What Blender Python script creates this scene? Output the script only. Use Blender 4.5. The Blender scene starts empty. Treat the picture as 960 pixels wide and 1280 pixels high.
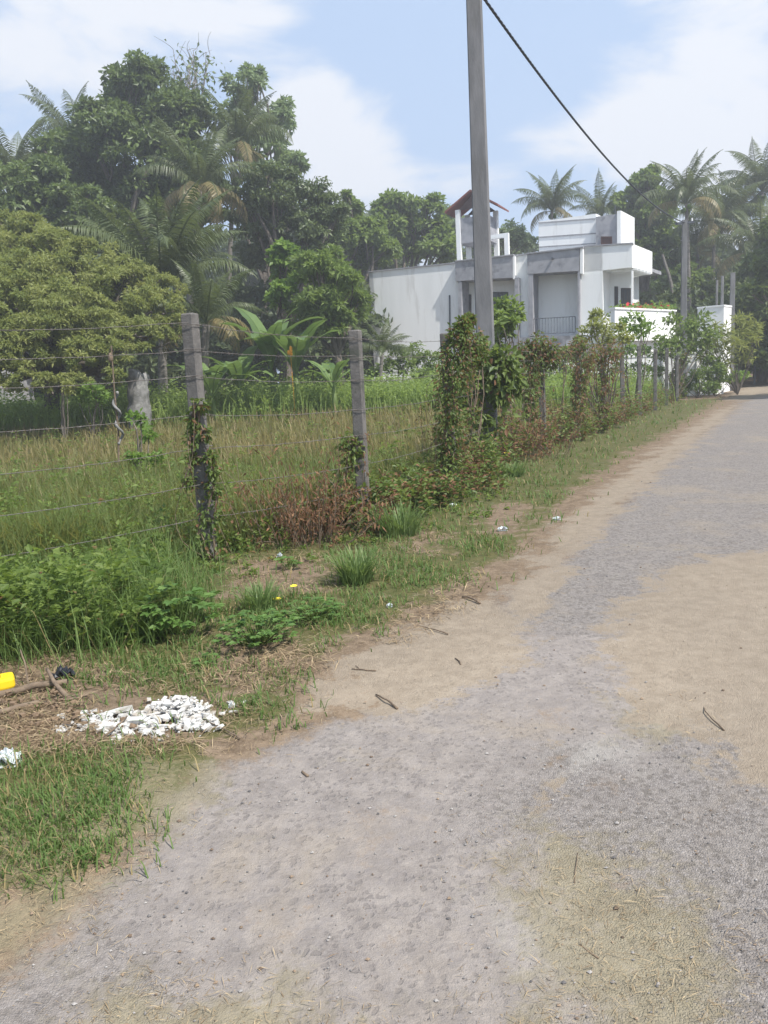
import bpy, math, random
import numpy as np
from mathutils import Vector, Matrix
R = np.random.default_rng(7)
random.seed(7)
rad = math.radians
scene = bpy.context.scene
COL = scene.collection

# ------------------------------------------------------------------ camera maths
FPX = 960.0
CAMZ = 1.6
PITCH, ROLL = rad(9.92), rad(3.3)
cam_p = np.array([0, 0, CAMZ])
_f = np.array([0, math.cos(PITCH), -math.sin(PITCH)])
_r0 = np.array([1.0, 0, 0]); _u0 = np.array([0, math.sin(PITCH), math.cos(PITCH)])
_r = math.cos(ROLL) * _r0 - math.sin(ROLL) * _u0
_u = math.cos(ROLL) * _u0 + math.sin(ROLL) * _r0

def rayd(px, py):
    return _f + ((px - 480) / FPX) * _r + ((640 - py) / FPX) * _u
def at(px, py, Y):                       # point seen at a pixel at distance Y ahead
    d = rayd(px, py); return cam_p + d * (Y / d[1])
def gp(px, py, z=0.0):                   # point of level ground seen at a pixel
    d = rayd(px, py); t = (z - CAMZ) / d[2]; return cam_p + d * t
def gpv(px, py):
    d = _f[None] + ((px - 480) / FPX)[:, None] * _r + ((640 - py) / FPX)[:, None] * _u
    t = -CAMZ / d[:, 2]; return cam_p + d * t[:, None]
def proj(P):
    q = P - cam_p; w = q @ _f
    w = np.where(w < 0.05, 0.05, w)
    return 480 + FPX * (q @ _r) / w, 640 - FPX * (q @ _u) / w

# ------------------------------------------------------------------ terrain
FENCE = [(-6.5, 2.2), (-4.75, 4.2), (-3.25, 5.62)]
POSTS = [(262, 7.07), (456, 8.3), (567, 10.2), (680, 15.3), (722, 17.2), (753, 18.7), (779, 21.4),
         (800, 23.5), (819, 25.4), (833, 28.2), (846, 30.6)]
def ground_px(px, Y):                    # level-ground point at distance Y whose column is px
    d1 = rayd(px, 500.0)
    for _ in range(6):
        # find py so that ground distance is Y
        lo, hi = 455.0, 1400.0
        for _ in range(40):
            m = (lo + hi) / 2
            d = rayd(px, m)
            yy = 1e9 if d[2] >= 0 else (-CAMZ / d[2]) * d[1]
            if yy > Y: lo = m
            else: hi = m
        break
    return gp(px, hi)
POLE1 = ground_px(612, 13.0)
pp = [ground_px(a, b) for a, b in POSTS]
FENCE += [(p[0], p[1]) for p in pp[:3]] + [(POLE1[0], POLE1[1])] + [(p[0], p[1]) for p in pp[3:]]
fa = np.array(FENCE)
fx_y = fa[:, 1]; fx_x = fa[:, 0]
def fence_x(y):
    e = fx_x[-1] + (y - fx_y[-1]) * (fx_x[-1] - fx_x[-4]) / (fx_y[-1] - fx_y[-4])
    return np.where(y > fx_y[-1], e, np.interp(y, fx_y, fx_x))
def sstep(a, b, x):
    t = np.clip((x - a) / (b - a), 0, 1); return t * t * (3 - 2 * t)
_ns = [(R.uniform(-1, 1, 2), R.uniform(0, 6.28)) for _ in range(10)]
def wob(x, y, s):                        # cheap smooth noise, about -1..1
    v = 0
    for i, (d, p) in enumerate(_ns):
        k = s * (1 + i * 0.45)
        v = v + np.sin(k * (d[0] * x + d[1] * y) * 2.2 + p + 1.7 * np.sin(k * (d[1] * x - d[0] * y) + p * 2)) / (1 + i * .35)
    return v / 3.6
def hz(x, y):
    x = np.asarray(x, float); y = np.asarray(y, float)
    left = fence_x(y) - x
    rise = sstep(0, 7, left) * sstep(13, 32, y) * 0.55
    near = np.exp(-((left - 1.0) / 1.6) ** 2) * 0.04 * sstep(3, 6, y)
    und = wob(x, y, .35) * .03 * sstep(-1.2, .6, left) + wob(x, y, 1.9) * .008
    return rise + near + und
def onz(x, y): return float(hz(x, y))
def gpos(px, Y):
    p = ground_px(px, Y); return np.array([p[0], p[1], onz(p[0], p[1])])
def gpx(px, py):
    p = gp(px, py); return np.array([p[0], p[1], onz(p[0], p[1])])

# ------------------------------------------------------------------ object helpers
def tag(o, label=None, cat=None, group=None, kind=None):
    if label: o['label'] = label
    if cat: o['category'] = cat
    if group: o['group'] = group
    if kind: o['kind'] = kind
    return o
def thing(name, label, cat, loc, group=None, rz=0):
    o = bpy.data.objects.new(name, None); COL.objects.link(o)
    o.location = [float(v) for v in loc]; o.rotation_euler = (0, 0, rz); o.empty_display_size = .2
    return tag(o, label, cat, group)
class MB:
    def __init__(s): s.V = []; s.F = {}; s.n = 0; s.T = []; s.M = {}
    def add(s, V, F, tint=0.5, m=0):
        V = np.asarray(V, float).reshape(-1, 3)
        F = [F] if isinstance(F, np.ndarray) else F
        s.V.append(V); s.T.append(np.broadcast_to(np.asarray(tint, float), (len(V),)))
        for f in F:
            f = np.asarray(f, int)
            if f.ndim == 1: f = f[None]
            s.F.setdefault(f.shape[1], []).append(f + s.n)
            s.M.setdefault(f.shape[1], []).append(np.full(len(f), m))
        s.n += len(V); return s
    def box(s, c, size, rz=0, tint=.5, m=0, R3=None):
        x, y, z = [v / 2 for v in size]
        P = np.array([[a, b, d] for d in (-z, z) for a, b in ((-x, -y), (x, -y), (x, y), (-x, y))])
        if R3 is not None: P = P @ np.asarray(R3).T
        elif rz:
            cc, ss = math.cos(rz), math.sin(rz)
            P = P @ np.array([[cc, ss, 0], [-ss, cc, 0], [0, 0, 1]])
        return s.add(P + np.asarray(c), np.array([[3, 2, 1, 0], [4, 5, 6, 7], [0, 1, 5, 4], [1, 2, 6, 5], [2, 3, 7, 6], [3, 0, 4, 7]]), tint, m)
    def prism(s, bot, top, tint=.5, m=0):
        n = len(bot)
        V = np.vstack([bot, top])
        q = np.array([[i, (i + 1) % n, n + (i + 1) % n, n + i] for i in range(n)])
        return s.add(V, [q, np.arange(n)[::-1], np.arange(n) + n], tint, m)
    def tube(s, path, rads, n=8, tint=.5, m=0, cap=True):
        path = np.asarray(path, float); k = len(path)
        rads = np.broadcast_to(np.asarray(rads, float), (k,))
        T = np.gradient(path, axis=0); T /= np.linalg.norm(T, axis=1)[:, None] + 1e-9
        ref = np.array([0, 0, 1.0]) if abs(T[0][2]) < .9 else np.array([1.0, 0, 0])
        N = np.cross(T, ref); N /= np.linalg.norm(N, axis=1)[:, None] + 1e-9
        B = np.cross(T, N)
        a = np.linspace(0, 2 * np.pi, n, endpoint=False)
        V = path[:, None] + rads[:, None, None] * (np.cos(a)[None, :, None] * N[:, None] + np.sin(a)[None, :, None] * B[:, None])
        V = V.reshape(-1, 3)
        i = np.arange(k - 1)[:, None] * n; j = np.arange(n)[None]; j2 = (j + 1) % n
        q = np.stack([i + j, i + j2, i + n + j2, i + n + j], -1).reshape(-1, 4)
        F = [q]
        if cap: F += [np.arange(n)[::-1], np.arange(n) + (k - 1) * n]
        return s.add(V, F, tint, m)
    def build(s, name, mats, parent=None, smooth=False, rel=None):
        if not isinstance(mats, (list, tuple)): mats = [mats]
        V = np.vstack(s.V)
        if rel is not None: V = V - np.asarray(rel, float)
        me = bpy.data.meshes.new(name)
        me.vertices.add(len(V)); me.vertices.foreach_set('co', V.astype(np.float32).ravel())
        loops = []; starts = []; mi = []; off = 0
        for k in sorted(s.F):
            f = np.vstack(s.F[k]); loops.append(f.ravel())
            starts.append(off + np.arange(len(f)) * k); off += f.size; mi.append(np.concatenate(s.M[k]))
        loops = np.concatenate(loops); starts = np.concatenate(starts); mi = np.concatenate(mi)
        me.loops.add(len(loops)); me.loops.foreach_set('vertex_index', loops.astype(np.int32))
        me.polygons.add(len(starts)); me.polygons.foreach_set('loop_start', starts.astype(np.int32))
        me.polygons.foreach_set('material_index', mi.astype(np.int32))
        for m in mats: me.materials.append(m)
        me.update(calc_edges=True)
        me.polygons.foreach_set('use_smooth', np.full(len(starts), bool(smooth)))
        a = me.attributes.new('tint', 'FLOAT', 'POINT')
        a.data.foreach_set('value', np.concatenate(s.T).astype(np.float32))
        o = bpy.data.objects.new(name, me); COL.objects.link(o)
        if parent is not None: o.parent = parent
        return o
def leafquads(mb, P, D, Nn, L, W, tint, m=0, fold=.15, mid=.45):
    """rhombic leaves: base P, direction D, face normal Nn"""
    D = D / (np.linalg.norm(D, axis=1)[:, None] + 1e-9)
    S = np.cross(D, Nn); S /= np.linalg.norm(S, axis=1)[:, None] + 1e-9
    N2 = np.cross(S, D)
    L = np.broadcast_to(L, (len(P),))[:, None]; W = np.broadcast_to(W, (len(P),))[:, None]
    M = P + D * L * mid
    a = M + S * W / 2 + N2 * W * fold; b = M - S * W / 2 + N2 * W * fold
    t = P + D * L - np.array([0, 0, 1]) * L * .12
    V = np.stack([P, a, t, b], 1).reshape(-1, 3)
    F = np.arange(len(P) * 4).reshape(-1, 4)
    mb.add(V, F, np.repeat(np.broadcast_to(tint, (len(P),)), 4), m)
def blades(mb, P, H, W, lean, tint, m=0):
    n = len(P)
    az = R.uniform(0, 2 * np.pi, n)
    d = np.stack([np.cos(az), np.sin(az), np.zeros(n)], 1); sd = np.stack([-np.sin(az), np.cos(az), np.zeros(n)], 1)
    H = np.broadcast_to(H, (n,))[:, None]; W = np.broadcast_to(W, (n,))[:, None]; ln = np.broadcast_to(lean, (n,))[:, None]
    up = np.array([0, 0, 1.0])
    mid = P + up * H * .55 + d * H * ln * .35
    tip = P + up * H * (1 - .35 * ln) + d * H * ln * 1.0
    V = np.stack([P - sd * W / 2, P + sd * W / 2, mid + sd * W * .38, mid - sd * W * .38, tip], 1).reshape(-1, 3)
    i = np.arange(n)[:, None] * 5
    mb.add(V, [np.hstack([i, i + 1, i + 2, i + 3]), np.hstack([i + 3, i + 2, i + 4])], np.repeat(np.broadcast_to(tint, (n,)), 5), m)
def leafy(mb, B, H, nl, L, W, tint, spread=.3, m=0, up=.35, low=.1):
    """upright leafy weeds: base points B, heights H, nl leaves each"""
    n = len(B)
    H = np.broadcast_to(H, (n,)); tint = np.broadcast_to(tint, (n,))
    lean = R.normal(0, spread * .5, (n, 2))
    idx = np.repeat(np.arange(n), nl); k = len(idx)
    t = R.uniform(low, 1, k) ** .8
    P = B[idx] + np.stack([lean[idx, 0] * t * H[idx], lean[idx, 1] * t * H[idx], t * H[idx]], 1)
    az = R.uniform(0, 2 * np.pi, k)
    D = np.stack([np.cos(az), np.sin(az), R.normal(up, .35, k)], 1)
    P = P + D * (R.uniform(0, .12, k) * H[idx])[:, None]
    Nn = np.array([0, 0, 1.0]) + R.normal(0, .5, (k, 3))
    s = R.uniform(.6, 1.25, k)
    leafquads(mb, P, D, Nn, L * s, W * s, np.clip(tint[idx] + R.normal(0, .15, k), 0, 1), m)

# ------------------------------------------------------------------ materials
def newmat(name):
    m = bpy.data.materials.new(name); m.use_nodes = True
    nt = m.node_tree; nt.nodes.clear()
    return m, nt
def N(nt, t, **kw):
    n = nt.nodes.new(t)
    for k, v in kw.items():
        if k.startswith('_'): setattr(n, k[1:], v)
        else: n.inputs[k.replace('__', ' ')].default_value = v
    return n
def lk(nt, a, b): nt.links.new(a, b)
def srgb(c): return tuple(((v / 255) / 12.92 if v / 255 <= .04045 else ((v / 255 + .055) / 1.055) ** 2.4) for v in c[:3]) + (1,)
def mixc(nt, fac, a, b, mode='MIX'):
    n = nt.nodes.new('ShaderNodeMix'); n.data_type = 'RGBA'; n.blend_type = mode
    for s, v in ((0, fac), (6, a), (7, b)):
        if hasattr(v, 'is_linked') or isinstance(v, bpy.types.NodeSocket): lk(nt, v, n.inputs[s])
        else: n.inputs[s].default_value = v
    return n.outputs[2]
def mth(nt, op, a, b=None, c=None, clamp=False):
    n = nt.nodes.new('ShaderNodeMath'); n.operation = op; n.use_clamp = clamp
    for i, v in enumerate((a, b, c)):
        if v is None: continue
        if isinstance(v, bpy.types.NodeSocket): lk(nt, v, n.inputs[i])
        else: n.inputs[i].default_value = v
    return n.outputs[0]
def mapr(nt, v, a, b, c=0., d=1., smooth=True):
    n = nt.nodes.new('ShaderNodeMapRange'); n.interpolation_type = 'SMOOTHSTEP' if smooth else 'LINEAR'
    lk(nt, v, n.inputs[0]); n.inputs[1].default_value = a; n.inputs[2].default_value = b; n.inputs[3].default_value = c; n.inputs[4].default_value = d
    return n.outputs[0]
def noise(nt, scale, detail=4, rough=.55, vec=None, dist=0.):
    n = N(nt, 'ShaderNodeTexNoise', Scale=scale, Detail=detail, Roughness=rough, Distortion=dist)
    if vec is not None: lk(nt, vec, n.inputs['Vector'])
    return n.outputs['Fac']
def pos(nt): return nt.nodes.new('ShaderNodeNewGeometry').outputs['Position']
def ocoord(nt): return nt.nodes.new('ShaderNodeTexCoord').outputs['Object']
def attr(nt, name):
    n = nt.nodes.new('ShaderNodeAttribute'); n.attribute_name = name; return n
def leafmat(name, c1, c2, rough=.5, trans=.3, spec=.35, c3=None):
    m, nt = newmat(name)
    t = attr(nt, 'tint').outputs['Fac']
    c = mixc(nt, t, c1 + (1,), c2 + (1,))
    if c3:   # dead leaves for the top of the tint range
        c = mixc(nt, mapr(nt, t, .93, .97), c, c3 + (1,))
    b = N(nt, 'ShaderNodeBsdfPrincipled', Roughness=rough); b.inputs['Specular IOR Level'].default_value = spec
    lk(nt, c, b.inputs['Base Color'])
    tr = N(nt, 'ShaderNodeBsdfTranslucent'); lk(nt, mixc(nt, .5, c, (c2[0] * 1.5, c2[1] * 1.5, c2[2] * .8, 1)), tr.inputs['Color'])
    mx = N(nt, 'ShaderNodeMixShader', Fac=trans); lk(nt, b.outputs[0], mx.inputs[1]); lk(nt, tr.outputs[0], mx.inputs[2])
    o = N(nt, 'ShaderNodeOutputMaterial'); lk(nt, mx.outputs[0], o.inputs['Surface'])
    return m
def surf(name, c1, c2=None, scale=6, rough=.85, bump=.3, bscale=40, spec=.3, stretch=None, c3=None, s3=1.2, bdist=.01):
    m, nt = newmat(name)
    v = ocoord(nt)
    if stretch:
        mp = N(nt, 'ShaderNodeMapping'); mp.inputs['Scale'].default_value = stretch; lk(nt, v, mp.inputs['Vector']); v = mp.outputs[0]
    c2 = c2 or tuple(x * .75 for x in c1)
    f = mapr(nt, noise(nt, scale, 6, .6, v), .35, .68)
    c = mixc(nt, f, c1 + (1,), c2 + (1,))
    if c3:
        c = mixc(nt, mapr(nt, noise(nt, s3, 7, .65, v), .52, .68), c, c3 + (1,))
    b = N(nt, 'ShaderNodeBsdfPrincipled', Roughness=rough); b.inputs['Specular IOR Level'].default_value = spec
    lk(nt, c, b.inputs['Base Color'])
    if bump:
        bp = N(nt, 'ShaderNodeBump', Strength=bump, Distance=bdist); lk(nt, noise(nt, bscale, 5, .6, v), bp.inputs['Height']); lk(nt, bp.outputs[0], b.inputs['Normal'])
    o = N(nt, 'ShaderNodeOutputMaterial'); lk(nt, b.outputs[0], o.inputs['Surface'])
    return m

M = {}
M['conc'] = surf('weathered_concrete', (.165, .155, .145), (.105, .10, .095), 9, .9, .6, 60, c3=(.075, .08, .065), s3=3.5)
M['pole'] = surf('pole_concrete', (.195, .195, .20), (.135, .137, .142), 5, .9, .5, 50, c3=(.12, .12, .115), s3=2, stretch=(1, 1, .25))
M['housewhite'] = surf('white_wall_paint', (.82, .83, .82), (.76, .77, .76), 1.2, .8, .12, 20, c3=(.68, .68, .66), s3=2.2, stretch=(1, 1, .16))
M['housegrey'] = surf('grey_cement_render', (.34, .34, .36), (.26, .265, .285), 2.5, .85, .2, 25, c3=(.17, .175, .19), s3=1.5)
M['darkframe'] = surf('dark_window_frame', (.05, .045, .042), None, 10, .5, 0)
M['metal'] = surf('painted_rail_metal', (.10, .11, .13), None, 10, .5, 0)
M['brown'] = surf('brown_shutter', (.09, .05, .045), None, 8, .6, .1)
M['redtile'] = surf('red_roof_tile', (.22, .075, .06), (.15, .06, .05), 6, .8, .3)
M['wire'] = surf('rusty_fence_wire', (.16, .15, .14), (.10, .08, .07), 30, .6, 0)
M['cable'] = surf('black_cable_sheath', (.035, .038, .045), None, 20, .5, 0)
M['bark'] = surf('rough_grey_bark', (.17, .145, .12), (.10, .085, .07), 8, .95, .8, 22, stretch=(1, 1, .35), bdist=.03)
M['palmbark'] = surf('palm_bark', (.20, .185, .165), (.13, .12, .105), 5, .95, .8, 6, stretch=(.5, .5, 3), bdist=.03)
M['twig'] = surf('dry_twig', (.20, .15, .105), (.12, .09, .065), 20, .9, .5, 60)
M['stone'] = surf('grey_stone', (.24, .235, .23), (.14, .14, .13), 6, .95, .8, 18, c3=(.33, .33, .31), s3=4)
M['plaster'] = surf('white_broken_plaster', (.60, .60, .58), (.36, .34, .31), 22, .9, .4, 60, c3=(.34, .30, .25), s3=9)
M['yellowp'] = surf('yellow_plastic', (.80, .56, .02), (.74, .50, .02), 10, .4, .05)
M['blackp'] = surf('black_plastic', (.025, .028, .035), None, 10, .35, .2)
M['bagp'] = surf('pale_plastic_bag', (.62, .66, .68), (.5, .54, .56), 12, .35, .5, 30)
M['petal'] = surf('yellow_petal', (.85, .72, .05), None, 20, .6, 0)
M['petalred'] = surf('red_petal', (.60, .04, .05), None, 20, .6, 0)
M['petalorange'] = surf('orange_fruit', (.75, .33, .03), None, 20, .6, 0)
M['soilpile'] = surf('dry_earth_clods', (.22, .155, .10), (.15, .105, .07), 10, .95, .7, 40)
m, nt = newmat('window_glass')
b = N(nt, 'ShaderNodeBsdfPrincipled', Roughness=.08); b.inputs['Base Color'].default_value = (.045, .055, .06, 1)
lk(nt, b.outputs[0], N(nt, 'ShaderNodeOutputMaterial').inputs['Surface']); M['glass'] = m

M['l_olive'] = leafmat('olive_feathery_leaf', (.15, .195, .055), (.31, .33, .115), .6, .45)
M['l_dark'] = leafmat('dark_glossy_leaf', (.07, .105, .032), (.155, .21, .065), .45, .35, .4)
M['l_dark2'] = leafmat('dense_small_leaf', (.075, .11, .045), (.16, .205, .085), .42, .35, .45)
M['l_pale'] = leafmat('pale_airy_leaf', (.13, .19, .09), (.24, .31, .16), .5, .4)
M['l_mid'] = leafmat('mid_green_leaf', (.095, .145, .038), (.21, .285, .08), .5, .45)
M['l_bright'] = leafmat('bright_green_leaf', (.11, .19, .035), (.22, .33, .07), .5, .45)
M['l_far'] = leafmat('far_wood_leaf', (.055, .085, .035), (.12, .155, .06), .6, .35)
M['l_palm'] = leafmat('coconut_leaflet', (.06, .085, .032), (.135, .165, .065), .42, .35, .4, c3=(.26, .21, .10))
M['l_banana'] = leafmat('banana_leaf', (.085, .145, .045), (.17, .25, .08), .4, .35, .45)
M['l_weed'] = leafmat('weed_leaf', (.09, .15, .032), (.23, .30, .075), .55, .5, c3=(.22, .11, .055))
M['l_vine'] = leafmat('vine_leaf', (.07, .12, .028), (.18, .235, .06), .5, .4, c3=(.20, .10, .055))
M['l_brown'] = leafmat('dead_plant_leaf', (.13, .065, .035), (.24, .135, .07), .8, .2)
M['l_straw'] = leafmat('dry_straw', (.15, .10, .06), (.46, .36, .22), .8, .15)
M['l_bank'] = leafmat('light_weed_leaf', (.15, .22, .055), (.28, .37, .11), .55, .5)
M['g_field'] = leafmat('field_grass_blade', (.12, .17, .045), (.27, .225, .10), .6, .5)
M['g_verge'] = leafmat('verge_grass_blade', (.085, .155, .038), (.18, .25, .075), .6, .4, c3=(.34, .26, .13))
M['g_tuft'] = leafmat('grass_tuft_blade', (.10, .17, .05), (.20, .27, .10), .5, .4)
M['l_broad'] = leafmat('broad_leaf', (.075, .155, .035), (.15, .25, .065), .45, .35)

# ------------------------------------------------------------------ polygons of the ground surfaces
def wpoly(pts): return np.array([gp(a, b)[:2] for a, b in pts])
def sdist(x, y, poly):
    """signed distance to polygon, positive inside"""
    n = len(poly); dmin = np.full(x.shape, 1e9); ins = np.zeros(x.shape, bool)
    for i in range(n):
        ax, ay = poly[i]; bx, by = poly[(i + 1) % n]
        ex, ey = bx - ax, by - ay; L = ex * ex + ey * ey + 1e-12
        t = np.clip(((x - ax) * ex + (y - ay) * ey) / L, 0, 1)
        dmin = np.minimum(dmin, np.hypot(x - ax - t * ex, y - ay - t * ey))
        c = ((ay > y) != (by > y)) & (x < ex * (y - ay) / (ey + 1e-12) + ax)
        ins ^= c
    return np.where(ins, dmin, -dmin)
far_dir = np.array([.47, .88])
rl = [gp(a, b)[:2] for a, b in [(-170, 1330), (-70, 1265), (20, 1205), (95, 1130), (165, 1065), (225, 1000), (285, 955), (400, 905),
      (520, 872), (600, 800), (625, 750), (700, 690), (755, 642), (800, 598), (845, 562), (888, 531), (922, 505), (942, 492)]]
ep = rl[-1]
rl += [ep + np.array([4.0, 7]), ep + np.array([12, 18]), ep + np.array([30, 42])]
rr = [p + np.array([5.2, -.5 - 1.5 * (i > 12)]) for i, p in enumerate(rl)]
rr[0] = np.array([4.2, -6]); rr[1] = np.array([4.2, .5])
ROAD = np.array([[-2.5, -6]] + rl + rr[::-1])
SAND = [wpoly(q) for q in [
    [(1400, 560), (1100, 650), (960, 690), (880, 697), (822, 718), (785, 748), (748, 788), (762, 832), (778, 872), (800, 908), (850, 902), (905, 945), (960, 1000), (1100, 1010), (1500, 900)],
    [(372, 893), (400, 850), (470, 802), (540, 768), (610, 748), (662, 776), (670, 800), (640, 838), (570, 866), (450, 892)],
    [(625, 790), (640, 730), (700, 655), (770, 600), (840, 550), (900, 512), (925, 505), (862, 560), (775, 640), (700, 720), (672, 800)],
    [(930, 500), (905, 500), (925, 484), (1010, 478), (1010, 487)],
    [(680, 985), (690, 930), (704, 985), (690, 1000)],
]]
OLIVE = [wpoly(q) for q in [
    [(625, 1075), (700, 1045), (790, 1070), (850, 1130), (900, 1200), (905, 1300), (640, 1300), (655, 1200), (690, 1165), (640, 1130)],
    [(780, 880), (830, 870), (870, 900), (830, 925), (790, 915)],
    [(100, 1290), (160, 1235), (330, 1250), (420, 1320), (250, 1400)],
    [(0, 1010), (150, 960), (240, 965), (150, 1060), (20, 1100), (-100, 1080)],
    [(-60, 1130), (60, 1105), (150, 1080), (205, 1010), (250, 960), (262, 1000), (190, 1060), (110, 1130), (20, 1200), (-80, 1250)],
]]
DARK = [wpoly(q) for q in [
    [(640, 945), (700, 905), (790, 920), (860, 945), (960, 1010), (1300, 1100), (1300, 1500), (905, 1420), (900, 1210), (850, 1120), (740, 1040), (600, 1020)],
    [(690, 790), (640, 740), (700, 690), (755, 642), (845, 562), (942, 492), (1010, 490), (1200, 560), (960, 690), (820, 720), (745, 790)],
    [(290, 1000), (400, 960), (480, 990), (440, 1050), (300, 1080)],
    [(120, 1110), (240, 1090), (300, 1180), (200, 1260), (60, 1230)],
]]
LIGHT = [wpoly(q) for q in [
    [(230, 1010), (290, 950), (420, 900), (600, 860), (680, 800), (745, 800), (780, 880), (800, 935), (680, 940), (600, 1000), (620, 1100), (700, 1180), (640, 1290), (420, 1400), (100, 1250), (60, 1150)],
]]
WHITE = [wpoly(q) for q in [
    [(690, 945), (740, 925), (790, 935), (770, 960), (700, 968)],
    [(620, 1130), (660, 1150), (690, 1190), (720, 1215), (660, 1210), (620, 1165)],
]]
GRASS = wpoly([(905, 497), (880, 512), (840, 535), (790, 562), (740, 598), (690, 652), (640, 700), (585, 742), (520, 768), (430, 802), (385, 835), (365, 885),
               (300, 925), (255, 962), (225, 1005), (150, 1068), (70, 1105), (0, 1120), (-200, 1230), (-900, 1300), (-900, 900), (-500, 600)])
BARE = [wpoly(q) for q in [
    [(590, 640), (640, 622), (672, 640), (650, 668), (600, 672)],
    [(495, 690), (520, 665), (560, 668), (545, 695)],
    [(235, 850), (270, 790), (390, 795), (400, 840), (360, 850), (300, 880)],
    [(-100, 900), (-60, 830), (60, 815), (150, 850), (300, 880), (270, 925), (120, 945), (-40, 950)],
    [(275, 745), (300, 700), (400, 695), (430, 715), (400, 740), (330, 750)],
    [(470, 790), (540, 745), (640, 690), (700, 640), (730, 610), (745, 620), (690, 690), (600, 750), (500, 800)],
]]

def polymask(x, y, polys, soft):
    v = np.zeros(x.shape)
    for p in polys: v = np.maximum(v, np.clip(.5 + sdist(x, y, p) / soft, 0, 1))
    return v
def sfar(y): return .28 + .03 * y
def ground_masks(x, y):
    s = sfar(y)
    asp = polymask(x, y, [ROAD], s); sand = polymask(x, y, SAND, s * 1.1); oli = polymask(x, y, OLIVE, s * 1.3)
    dark = polymask(x, y, DARK, s * 3.2); lig = polymask(x, y, LIGHT, s * 3.2); whi = polymask(x, y, WHITE, s)
    gr = polymask(x, y, [GRASS], s); bare = polymask(x, y, BARE, s * 1.2)
    gr = gr * (1 - bare * .85)
    return asp, sand, oli, dark, lig, whi, gr

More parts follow.
